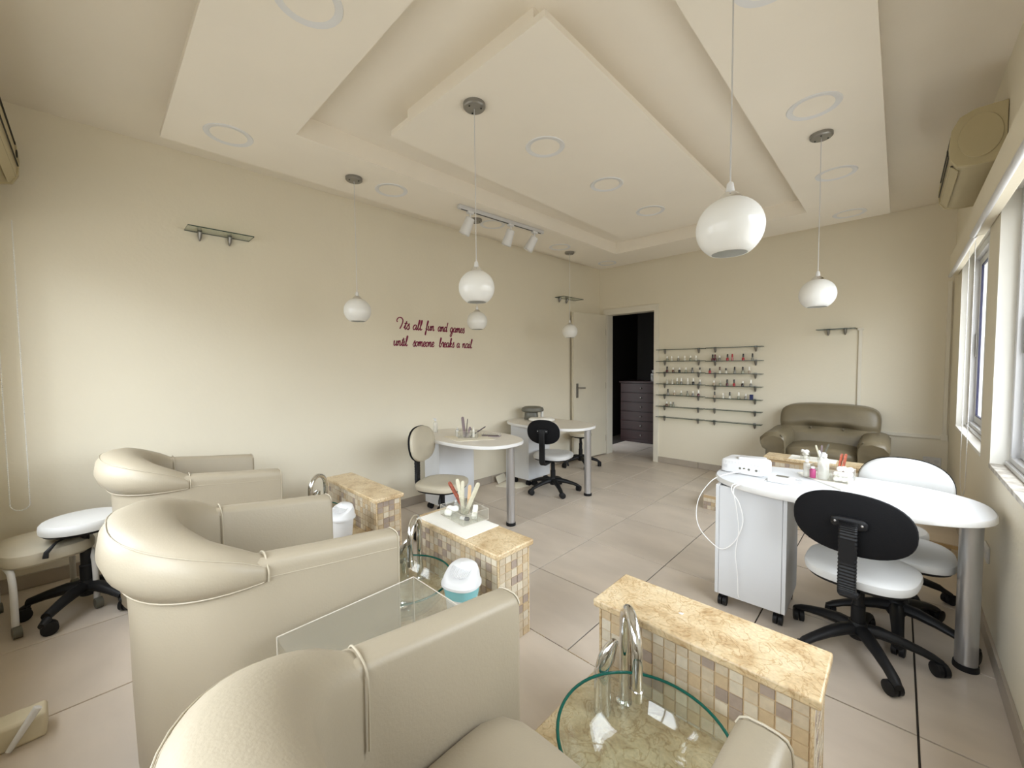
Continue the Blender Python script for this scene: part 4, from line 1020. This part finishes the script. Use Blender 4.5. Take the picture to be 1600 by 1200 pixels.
def stool(label, x, y, zs, seatmat, baserot, z0=0, r=.17, tilt=(0, 0), hubz=.105, R=.25):
    t = thing('round_stool', label, 'stool', (x, y, z0), 0)
    five_star(t, None, rot=baserot, hub=hubz, gas=zs-.05, R=R)
    g = MB(); g.M = Matrix.Translation((0, 0, zs)) @ Matrix.Rotation(tilt[0], 4, 'X') @ Matrix.Rotation(tilt[1], 4, 'Y')
    g.lathe([(r*.93, -.05), (r*.99, -.045), (r, -.03), (r*.985, -.012), (r*.93, -.002), (r*.6, .002), (.01, .003)], 40); g.build('seat_pad', seatmat, t)
    g = MB(); g.M = Matrix.Translation((0, 0, zs)) @ Matrix.Rotation(tilt[0], 4, 'X') @ Matrix.Rotation(tilt[1], 4, 'Y'); g.lathe([(r*.5, -.066), (r*.9, -.060), (r*.98, -.047)], 40); g.box((0, 0, -.072), (.12, .12, .016)); g.build('seat_pan', M['black'], t)
    lever(t, zs-.07, -.9)
    return t
task_chair('white vinyl task chair with black oval back turned to the camera at the white desk', 2.205, -.185, .43, radians(-6), M['whiteseat'], -.95, bw=.205, bh=.135, bz=.245, by=-.245)
task_chair('white vinyl task chair behind the white desk, its white backrest facing the camera', 2.335, .17, .44, radians(176), M['whiteseat'], .42, bw=.19, bh=.15, bz=.255, by=-.235, ribbed=False)
stool('white round stool half hidden behind the white desk, beyond the facing chair', 2.30, .60, .40, M['whiteseat'], .2, r=.165)
task_chair('task chair with black oval back in front of the far nail desk', -.37, .79, .42, radians(18), M['whiteseat'], .35, bw=.175, bh=.125, bz=.265, by=-.30, ribbed=False)
stool('cream round stool behind the far nail desk, before the open door', -.765, 1.90, .46, M['creamseat'], .55, r=.15)
task_chair('cream vinyl task chair seen from its side at the left wall nail desk', -.40, -.66, .42, radians(-64), M['creamseat'], .9, bw=.19, bh=.145, bz=.30, by=-.21, lean=.10)
stool('white round stool on a black wheeled base behind the left armchairs', -.68, -2.695, .475, M['whiteseat'], .6, PZ, .158, (0, 0), R=.225)

# cream padded stool with white bent tube legs and castors
t = thing('tube_leg_stool', 'cream padded low stool on white bent tube legs at the left edge', 'stool', (-.80, -2.84, PZ), radians(14))
g = MB(); g.pad(sup(.20, .165, 3.2, 40), [(.94, .300), (1, .312), (1.01, .335), (.97, .360), (.85, .374), (.5, .380), (.05, .382)]); g.build('seat_pad', M['creamseat'], t)
g = MB()
for sy in (-1, 1):
    for sx in (-1, 1): pass
for sy in (-.135, .135):
    g = MB(); g.tube(catmull([(-.185, sy, .045), (-.185, sy, .20), (-.165, sy, .270), (-.12, sy, .292), (.12, sy, .292), (.165, sy, .270), (.185, sy, .20), (.185, sy, .045)], 6), .0125, 12); g.build('tube_leg', M['plast'], t)
g = MB(); g.tube([(-.10, -.135, .292), (-.10, .135, .292)], .010, 8); g.tube([(.10, -.135, .292), (.10, .135, .292)], .010, 8); tag(g.build('cross_bar', M['plast'], t), kind='stuff')
for sx in (-.185, .185):
    for sy in (-.135, .135):
        g = MB(); g.rings([[(sx+.02+.026*cos(b), sy+o, .027+.026*sin(b)) for b in [2*pi*q/16 for q in range(16)]] for o in (-.014, -.011, .011, .014)]); g.tube([(sx, sy, .03), (sx, sy, .06)], .008, 8); g.build('castor', M['greydev'], t)
# low cream footrest at the bottom left corner
t = thing('foot_cushion', 'cream stone-like low block with two white tubes at the bottom left corner', 'foot rest', (.14, -2.89, PZ))
g = MB(); g.bb(.05, .14, -.11, .10, .0, .080); g.build('block', M['stone'], t, bev=.01)
for a, b in (((.152, -.07, .10), (.156, -.06, .012)), ((.150, .085, .115), (.158, .02, .012))):
    g = MB(); g.tube([a, b], [.011, .008], 10); g.build('white_tube', M['plast'], t)

# ------------------------------------------------------------------ nail desks
DZ = .72
def desk(label, cx, cy, a, b, rz, topm, legp, legr, cab, facing=1, nexp=2.55):
    t = thing('nail_desk', label, 'desk', (cx, cy, 0), rz)
    O = sup(a, b, nexp, 72)
    g = MB(); g.pad(O, [(.99, DZ-.028), (1, DZ-.025), (1, DZ-.005), (.992, DZ)]); g.build('table_top', topm, t)
    g = MB(); g.rings([[(x*k, y*k, z) for x, y in O] for k, z in ((.997, DZ-.0275), (1.0022, DZ-.025), (1.0022, DZ-.005), (.997, DZ-.0003))], cap=False); g.build('edge_band', M['whiteedge'], t)
    lx, ly = legp; zt = DZ-.028
    g = MB(); g.lathe([(legr, .025), (legr, zt)], 32, (lx, ly, 0)); lg = g.build('leg', M['steel'], t)
    g = MB(); g.lathe([(legr*1.12, 0), (legr*1.15, .006), (legr*1.1, .026)], 32, (lx, ly, 0)); g.build('leg_foot', M['black'], lg)
    x0, x1, y0, y1, z0 = cab
    body = M['white']
    g = MB(); T = .018
    g.bb(x0, x0+T, y0+.0, y1, z0, zt); g.bb(x1-T, x1, y0, y1, z0, zt); g.bb(x0+T, x1-T, y0+T, y1-T, z0, z0+T); g.bb(x0+T, x1-T, y1-T, y1, z0, zt)
    c = g.build('cabinet_body', body, t, bev=.0015)
    g = MB(); g.bb(x0+T+.0015, x1-T-.0015, y0, y0+T, z0, zt-.004); g.build('cabinet_panel', body, c, bev=.001)
    for X in (x0+.035, x1-.035):
        for Y in (y0+.035, y1-.035):
            g = MB(); g.box((X, Y, z0-.004), (.04, .04, .008)); g.tube([(X, Y, z0-.004), (X, Y, .045)], .010, 8)
            for o in (-.012, .012): g.rings([[(X+o+w, Y+.027*cos(q), .027+.027*sin(q)) for q in [2*pi*i/18 for i in range(18)]] for w in (-.009, -.007, .007, .009)])
            g.build('castor', M['black'], c)
    return t
desk('white nail desk with oval top and thick steel leg by the windows', 2.085, .005, .548, .325, radians(1.5), M['white'], (.478, -.012), .037, (-.50, -.165, -.235, .15, .075))
desk('greige topped nail desk in front of the lettered wall, nearer one', -.515, -.26, .555, .325, 0, M['greige'], (.462, .06), .036, (-.43, -.20, -.20, .22, .07))
desk('far nail desk with greige oval top, next to the open door', -.505, .90, .535, .325, 0, M['greige'], (.50, .01), .036, (-.43, -.155, -.18, .20, .07))

def bottle(name, label, cat, x, y, z, r, h, bodym, capm, neck=.35, capr=.5, caph=.2, spray=False):
    t = thing(name, label, cat, (x, y, z))
    g = MB(); g.lathe([(r*.9, 0), (r, .003), (r, h*.68), (r*.85, h*.76), (r*neck, h*.82), (r*neck, h*.86)], 20); g.build('bottle_body', bodym, t)
    g = MB(); g.lathe([(r*capr, h*.84), (r*capr, h*.84+h*caph*.5), (r*capr*.6, h*.84+h*caph*.55), (r*capr*.55, h)], 16)
    if spray: g.box((-.008, 0, h-.004), (.034, .014, .012))
    g.build('bottle_cap', capm, t); return t
def abox(name, label, cat, x, y, z, sx, sy, sz, rz=0, dividers=()):
    t = thing(name, label, cat, (x, y, z), rz); T = .002
    g = MB(); g.bb(-sx/2, sx/2, -sy/2, sy/2, 0, T); g.build('base', M['acrylic'], t, smooth=False)
    for n, (a, b, c, d) in enumerate(((-sx/2, sx/2, -sy/2, -sy/2+T), (-sx/2, sx/2, sy/2-T, sy/2), (-sx/2, -sx/2+T, -sy/2, sy/2), (sx/2-T, sx/2, -sy/2, sy/2))):
        g = MB(); g.bb(a, b, c, d, T, sz); g.build('side', M['acrylic'], t, smooth=False)
    for dx0, dx1, dy0, dy1 in dividers:
        g = MB(); g.bb(min(dx0, dx1)-T/2, max(dx0, dx1)+T/2, min(dy0, dy1)-T/2, max(dy0, dy1)+T/2, T, sz*.8); g.build('divider', M['acrylic'], t, smooth=False)
    g = MB(); P = [(-sx/2, -sy/2), (sx/2, -sy/2), (sx/2, sy/2), (-sx/2, sy/2)]
    for i in range(4):
        a, b = P[i], P[(i+1) % 4]
        g.tube([(*a, sz), (*b, sz)], .0008, 4); g.tube([(*a, 0.001), (*b, .001)], .0012, 4); g.tube([(*a, 0), (*a, sz)], .0010, 4)
    tag(g.build('edge', M['acryledge'], t), kind='stuff'); return t
def stick(name, label, cat, m, p0, p1, w, th, group=None, rnd_=True):
    p0, p1 = Vector(p0), Vector(p1); t = thing(name, label, cat, tuple(p0), 0, group); d = (p1-p0); L = d.length; d.normalize()
    s_ = d.cross(Vector((.7, -.7, .1))).normalized(); u = s_.cross(d); g = MB()
    R = []
    for k, ww in ((0, .8), (.04, 1), (.5, 1), (.93, 1), (.98, .8), (1, .4)):
        c = d*L*k; R.append([tuple(c+s_*w*ww*cos(q)+u*th*sin(q)) for q in [2*pi*i/10 for i in range(10)]])
    g.rings(R); o = g.build('stick_body', m, t); return t
def cotton(name, label, x, y, z, r, group=None, e=2.2, d=None):
    t = thing(name, label, 'cotton pad', (x, y, z), random.uniform(0, 3), group); g = MB(); d = d or (r*2, r*1.8, r*1.6)
    rr = random.Random(int(x*1e4+y*1e3+z*1e4)); ph = rr.uniform(0, 6)
    g.blob((0, 0, d[2]/2), d, e, 6, fn=lambda q: tuple(v*(1+.10*sin(q[0]*170+ph)+.08*cos(q[1]*150+ph)) for v in q)); g.build('fibre_body', M['cotton'], t, merge=True); return t
def towel(label, poly, z, th=.004, name='towel', m='cloth', cat='towel', wave=.0012):
    cx = sum(p[0] for p in poly)/len(poly); cy = sum(p[1] for p in poly)/len(poly); t = thing(name, label, cat, (cx, cy, z)); n = 14; vs = []; fs = []
    for j in range(n+1):
        for i in range(n+1):
            u, v = i/n, j/n; a = Vector(poly[0]).lerp(Vector(poly[1]), u); b = Vector(poly[3]).lerp(Vector(poly[2]), u); p = a.lerp(b, v)
            vs.append((p.x-cx, p.y-cy, th+wave*(sin(u*9+v*3)+1)))
    k = len(vs); vs += [(x, y, 0) for x, y, _ in vs]
    for j in range(n):
        for i in range(n):
            a = j*(n+1)+i; fs.append((a, a+1, a+n+2, a+n+1)); fs.append((k+a, k+a+n+1, k+a+n+2, k+a+1))
    E_ = [i for i in range(n+1)]+[(n+1)*j+n for j in range(1, n+1)]+[n*(n+1)+i for i in range(n-1, -1, -1)]+[(n+1)*j for j in range(n-1, 0, -1)]
    for i in range(len(E_)): a, b = E_[i], E_[(i+1) % len(E_)]; fs.append((b, a, k+a, k+b))
    g = MB(); g.add(vs, fs); g.build('fabric', M[m], t); return t

# --- white desk by the windows
t = thing('wifi_router', 'white router with round ports on the left end of the white desk', 'router', (1.672, .045, DZ), radians(-4))
g = MB(); O = sup(.118, .095, 7, 40); g.pad(O, [(.93, .003), (.98, .008), (.97, .062), (.94, .072), (.88, .076), (.3, .076)]); g.build('housing', M['plast'], t)
for k, x in enumerate((-.005, .018, .042, .080)):
    g = MB(); g.rings([[(x+.0065*cos(q), -.0925-o, .036+.0065*sin(q)) for q in [2*pi*i/12 for i in range(12)]] for o in (-.002, .0006)]); g.build('port', M['greydev'], t)
g = MB()
for k in range(24):
    x = -.098+k*.0085
    if k % 2 == 0: g.box((x, -.0905, .063), (.003, .003, .012))
for x in (-.090, -.083, -.076, .096, .103): g.box((x, -.0925, .038), (.0022, .002, .018))
tag(g.build('vent_slot', M['alu'], t, smooth=False), kind='stuff')
t = thing('smartphone', 'white phone-like slab lying on top of the router', 'phone', (1.70, .06, DZ+.0765), radians(12))
g = MB(); g.pad(sup(.072, .036, 8, 32), [(.97, 0), (1, .002), (1, .010), (.97, .012)]); g.build('case', M['plast'], t)
g = MB(); g.pad(sup(.066, .031, 8, 32), [(1, .0121), (.99, .0126)]); g.build('screen', M['alu'], t)
t = thing('white_device', 'small white box with a grey display beside the router', 'device', (1.868, -.065, DZ), radians(-2))
g = MB(); g.bb(-.055, .055, -.045, .045, 0, .026); g.build('case', M['plast'], t, bev=.004)
g = MB(); g.bb(-.028, .030, .004, .038, .026, .0268); g.build('display', M['greydev'], t)
def cable(label, pts, r=.0026, m='cablem'):
    t = thing('cable', label, 'cable', tuple(pts[0])); P = [Vector(p)-Vector(pts[0]) for p in pts]
    g = MB(); cp = catmull(P, 7); g.tube(cp, r, 8); g.build('cord', M[m], t)
    g = MB(); d = (cp[1]-cp[0]).normalized(); g.tube([cp[0]-d*.012, cp[0]+d*.014], r*2.2, 8); g.build('plug', M[m], t); return t
dz = DZ
cable('white cable looping from the router down past the left edge of the white desk', [(1.685, -.055, dz+.03), (1.66, -.10, dz+.025), (1.60, -.15, dz+.006), (1.55, -.19, dz-.03), (1.50, -.225, dz-.12), (1.485, -.235, dz-.22), (1.51, -.25, dz-.30), (1.58, -.262, dz-.36), (1.64, -.268, dz-.375), (1.70, -.268, dz-.31), (1.735, -.268, dz-.2), (1.72, -.280, dz-.1), (1.695, -.305, dz-.045), (1.69, -.314, dz-.01), (1.70, -.30, dz+.006), (1.74, -.235, dz+.005), (1.78, -.16, dz+.005), (1.80, -.09, dz+.008), (1.812, -.07, dz+.014)])
cable('thin white cable from the small device hanging down the white cabinet front', [(1.925, -.06, dz+.012), (1.96, -.02, dz+.006), (1.93, .03, dz+.006), (1.86, .045, dz+.006), (1.825, -.02, dz+.006), (1.80, -.13, dz+.005), (1.745, -.24, dz+.005), (1.712, -.318, dz+.002), (1.704, -.330, dz-.03), (1.708, -.29, dz-.12), (1.715, -.266, dz-.25), (1.70, -.262, dz-.38), (1.712, -.262, dz-.5), (1.716, -.262, dz-.60), (1.722, -.262, dz-.62)], .002)
TW = towel('off-white towel under the clear organiser on the white desk', [(1.90, .20), (2.12, -.045), (2.235, .075), (2.02, .31)], DZ, .005)
zt_ = DZ+.0075
abox('clear_organiser', 'clear acrylic organiser with cotton balls on the white desk', 'organiser', 2.055, .155, zt_, .19, .125, .062, radians(-10), ((.02, .02, -.06, .06), (-.095, .02, .0, .0)))
bottle('dropper_bottle', 'slim clear bottle with pointed white cap, left of the pink polish on white desk', 'bottle', 1.955, .125, zt_, .017, .10, M['clearpl'], M['plast'])
bottle('nail_polish_bottle', 'pink nail polish with white cap beside the tall bottle on the white desk', 'nail polish', 1.985, .105, zt_+.0025, .0145, .062, M['pink'], M['plast'], .5, .62, .3)
bottle('pump_bottle', 'tall square-shouldered translucent pump bottle in the clear organiser on white desk', 'bottle', 2.03, .115, zt_+.0025, .026, .145, M['clearpl'], M['plast'], .5, .6, .22)
rr = random.Random(4)
for k in range(16):
    a = k % 4; b = (k//4) % 2; c = k//8
    cotton('cotton_ball', 'white cotton ball heaped in the clear organiser on the white desk', 2.088+a*.0165+rr.uniform(-.003, .003), .105+b*.028+rr.uniform(-.004, .004), zt_+.004+c*.026, .0155, 'cotton balls on the white desk')
for k in range(4): cotton('cotton_ball', 'white cotton ball heaped in the clear organiser on the white desk', 2.10+k*.014, .115+(k % 2)*.018, zt_+.056, .0155, 'cotton balls on the white desk')
stick('nail_brush', 'white handled brush standing in the organiser on the white desk', 'brush', M['plast'], (2.04, .19, zt_+.003), (1.995, .235, zt_+.135), .007, .004)
for k, (dx, dy) in enumerate(((.0, .0), (.014, .006))):
    stick('wooden_file', 'orange striped file standing in the organiser on the white desk, %s one' % ('left', 'right')[k], 'nail file', M['orange'], (2.085+dx, .19, zt_+.003), (2.10+dx*1.2, .215+dy, zt_+.135), .009, .002)

# --- left wall nail desk
towel('thin cream paper towel under the organiser on the lettered wall desk', [(-.68, -.42), (-.40, -.50), (-.22, -.22), (-.50, -.12)], DZ, .002, 'paper_towel', 'paper', 'paper towel', .0006)
z1 = DZ+.0035
abox('clear_organiser', 'clear organiser with dark files on the greige desk by the lettered wall', 'organiser', -.47, -.31, z1, .17, .12, .06, radians(40), ((0, 0, -.06, .06),))
for k, (a, b, w, m, l) in enumerate((((-.52, -.31, z1+.004), (-.60, -.27, z1+.17), .013, 'mauve', 'wide mauve grey nail file leaning left in the organiser, lettered wall desk'),
                                  ((-.505, -.325, z1+.004), (-.575, -.29, z1+.155), .012, 'mauve', 'second mauve grey nail file behind the leaning one, lettered wall desk'),
                                  ((-.49, -.32, z1+.004), (-.49, -.30, z1+.165), .0035, 'darkbrown', 'thin upright dark brown brush in the organiser, lettered wall desk'),
                                  ((-.455, -.34, z1+.004), (-.43, -.32, z1+.10), .010, 'mauve', 'short mauve file at the organiser front, lettered wall desk'),
                                  ((-.46, -.30, z1+.004), (-.36, -.20, z1+.095), .005, 'darkbrown', 'dark brush leaning right in the organiser, lettered wall desk'))):
    stick('nail_file', l, 'nail file', M[m], a, b, w, .002)
bottle('glass_bottle', 'small clear bottle left of the files on the lettered wall desk', 'bottle', -.565, -.36, DZ+.004, .018, .085, M['clearpl'], M['clearpl'])
bottle('nail_polish_bottle', 'black capped clear polish in the organiser on the lettered wall desk', 'nail polish', -.468, -.285, z1+.003, .013, .075, M['clearpl'], M['black'], .5, .7, .3)
bottle('white_tube', 'slim pale tube beside the black capped polish on the lettered wall desk', 'tube', -.435, -.28, z1+.003, .010, .09, M['cloth'], M['cloth'])
bottle('spray_bottle', 'clear spray bottle at the wall end of the lettered wall desk', 'spray bottle', -.93, -.34, DZ, .020, .135, M['clearpl'], M['plast'], .5, .55, .25, True)
t = thing('sample_box', 'flat clear box lying right of the organiser on the lettered wall desk', 'box', (-.37, -.12, DZ), radians(30))
g = MB(); g.bb(-.085, .085, -.035, .035, .0, .006); g.build('tray', M['mauve'], t, bev=.001)
g = MB(); g.bb(-.085, .085, -.035, .035, .018, .021); g.bb(-.085, -.082, -.035, .035, .006, .018); g.bb(.082, .085, -.035, .035, .006, .018); g.build('lid', M['clearpl'], t, bev=.001)

# --- far desk
t = thing('lamp_dryer', 'dark olive nail dryer with domed top on the far nail desk', 'nail dryer', (-.86, 1.00, DZ), radians(35))
g = MB(); g.pad(sup(.085, .07, 3, 32), [(.95, 0), (1, .006), (.92, .075), (.85, .09)]); g.build('foot', M['greydev'], t)
g = MB(); g.pad(sup(.135, .105, 2.2, 36), [(.80, .088), (.97, .098), (1.0, .115), (.93, .138), (.7, .152), (.2, .157)], (.015, 0, 0)); g.build('hood', M['greydev'], t)
t = thing('folded_cloth', 'puffed cream towel lying on the far nail desk behind the black chair back', 'towel', (-.64, .93, DZ), radians(25))
g = MB(); g.blob((0, 0, .022), (.30, .17, .046), 3, 10, fn=lambda q: (q[0], q[1], q[2]*(1+.25*sin(q[0]*25)) if q[2] > 0 else q[2])); g.build('fabric', M['cloth'], t, merge=True)
bottle('spray_bottle', 'white pump bottle right of the nail dryer on the far desk', 'bottle', -.80, 1.13, DZ, .018, .145, M['cloth'], M['plast'], .5, .5, .25)

# --- things on the tiled benches
zb2 = .575
towel('off-white folded napkin under the clear box on the middle tiled bench', [(.53, -1.485), (.905, -1.485), (.905, -1.275), (.53, -1.275)], zb2, .004)
bpy.context.view_layer.update()
zq = zb2+.0065
abox('clear_box', 'clear compartment box with files and cotton on the middle tiled bench', 'organiser', .70, -1.325, zq, .215, .155, .055, radians(-6), ((.0, .0, -.077, .077), (-.107, .107, .01, .01)))
t = thing('clear_cup', 'clear cup holding nail files in the box on the middle bench', 'cup', (.683, -1.30, zq+.003))
g = MB(); g.pad(sup(.027, .027, 5, 24), [(.9, 0), (1, .003), (1.02, .085)]); 
g2 = MB(); g2.rings([[(x*k, y*k, z) for x, y in sup(.027, .027, 5, 24)] for k, z in ((.88, 0), (.95, .002), (1, .088), (.95, .088), (.90, .003))], cap=False); g2.build('cup_body', M['acrylic'], t)
for a, b, w, m, l in (((.672, -1.30, zq+.006), (.632, -1.315, zq+.185), .010, 'filem', 'tall straight greenish nail file in the cup on the middle bench'),
                   ((.668, -1.31, zq+.006), (.655, -1.295, zq+.175), .009, 'filem', 'second straight file just behind the tallest on the middle bench'),
                   ((.690, -1.31, zq+.006), (.772, -1.285, zq+.185), .011, 'filem', 'pale nail file leaning right in the cup on the middle bench'),
                   ((.690, -1.29, zq+.006), (.690, -1.275, zq+.155), .009, 'woodstick', 'pale wooden spatula standing between files on the middle bench'),
                   ((.675, -1.29, zq+.006), (.575, -1.325, zq+.160), .010, 'orange', 'orange red brush handle leaning left in the cup on the middle bench')):
    stick('nail_file', l, 'nail file', M[m], a, b, w, .003)
for k, (x, y, z, d, l) in enumerate(((.630, -1.375, zq+.004, (.045, .035, .03), 'lowest'), (.612, -1.345, zq+.006, (.045, .04, .035), 'left'), (.645, -1.345, zq+.022, (.05, .042, .026), 'topmost'))):
    cotton('cotton_pad', 'white cotton pad in the clear box on the middle bench, %s of the heap' % l, x, y, z, .02, None, 3, d)
t = thing('foam_block', 'white nail buffer block leaning in the clear box on the middle bench', 'nail buffer', (.757, -1.30, zq+.004), radians(-50))
g = MB(); g.M = Matrix.Translation((0, 0, .03)) @ Matrix.Rotation(radians(28), 4, 'Y'); g.box((0, 0, 0), (.075, .024, .024)); g.build('block', M['cloth'], t, bev=.002)
t = thing('black_cap_vial', 'tiny vial with black cap lying in the clear box on the middle bench', 'vial', (.745, -1.36, zq+.003), radians(20))
g = MB(); g.tube([(-.022, 0, .010), (.004, 0, .010)], .009, 12); g.build('vial_body', M['plast'], t)
g = MB(); g.tube([(.004, 0, .010), (.024, 0, .010)], .0095, 12); g.build('vial_cap', M['black'], t)
bottle('dropper_bottle', 'small clear bottle behind the cotton on the middle bench', 'bottle', .60, -1.30, zq-.0, .012, .06, M['clearpl'], M['plast'])
t = thing('chipped_spot', 'tiny scrap of clear film lying on the nearest marble bench cap', 'scrap', (1.835, -1.375, .575)); g = MB(); g.add([(-.008, -.003, .001), (.006, -.005, .001), (.009, .004, .003), (-.003, .005, .001)], [(0, 1, 2, 3)]); g.build('film', M['plast'], t, smooth=False)
zb4 = .56
towel('cream cloth on the tiled bench before the sofa', [(1.66, 1.40), (1.97, 1.40), (1.97, 1.58), (1.66, 1.58)], zb4, .003)
zc4 = zb4+.0055
t = thing('glass_jar', 'clear jar filled with cotton on the bench before the sofa', 'jar', (1.77, 1.45, zc4))
g = MB(); g.lathe([(.030, 0), (.034, .004), (.034, .055), (.036, .057), (.034, .058), (.031, .054), (.031, .006)], 24, cap=False); g.build('jar_body', M['acrylic'], t)
for k, (dx, dy, dz_) in enumerate(((0, 0, .006), (-.008, .01, .026), (.010, -.004, .030), (-.004, -.006, .048), (.012, .006, .050), (-.016, .004, .052))):
    cotton('cotton_ball', 'off-white cotton ball in the jar on the bench before the sofa', 1.77+dx, 1.45+dy, zc4+dz_, .016, 'cotton balls in the far jar')
t = thing('clear_cup', 'clear cup holding grey files on the bench before the sofa', 'cup', (1.875, 1.47, zc4))
g = MB(); g.rings([[(x*k, y*k, z) for x, y in sup(.028, .028, 5, 24)] for k, z in ((.88, 0), (.95, .002), (1, .06), (.95, .06), (.90, .003))], cap=False); g.build('cup_body', M['acrylic'], t)
for k, (dx, L) in enumerate(((-.03, .12), (.0, .125), (.035, .14))):
    stick('nail_file', 'grey nail file in the cup before the sofa, %s' % ('left', 'middle', 'right one')[k], 'nail file', M[('filem', 'mauve', 'greydev')[k]], (1.87+k*.005, 1.47, zc4+.005), (1.865+dx+.01*k, 1.48, zc4+L), .008, .002)
# paper on the floor by the far desk
towel('crumpled cream paper lying on the floor under the far nail desk', [(-.95, .48), (-.72, .58), (-.66, .80), (-.98, .72)], 0, .003, 'paper_bag', 'paper', 'paper', .004)
t = thing('leaning_paper', 'sheet of cream paper propped against the skirting behind the steel desk leg', 'paper', (-1.02, .66, .0), radians(15))
g = MB(); g.M = Matrix.Rotation(radians(-22), 4, 'Y'); g.bb(-.001, .001, -.10, .10, 0, .085); g.build('sheet', M['paper'], t)
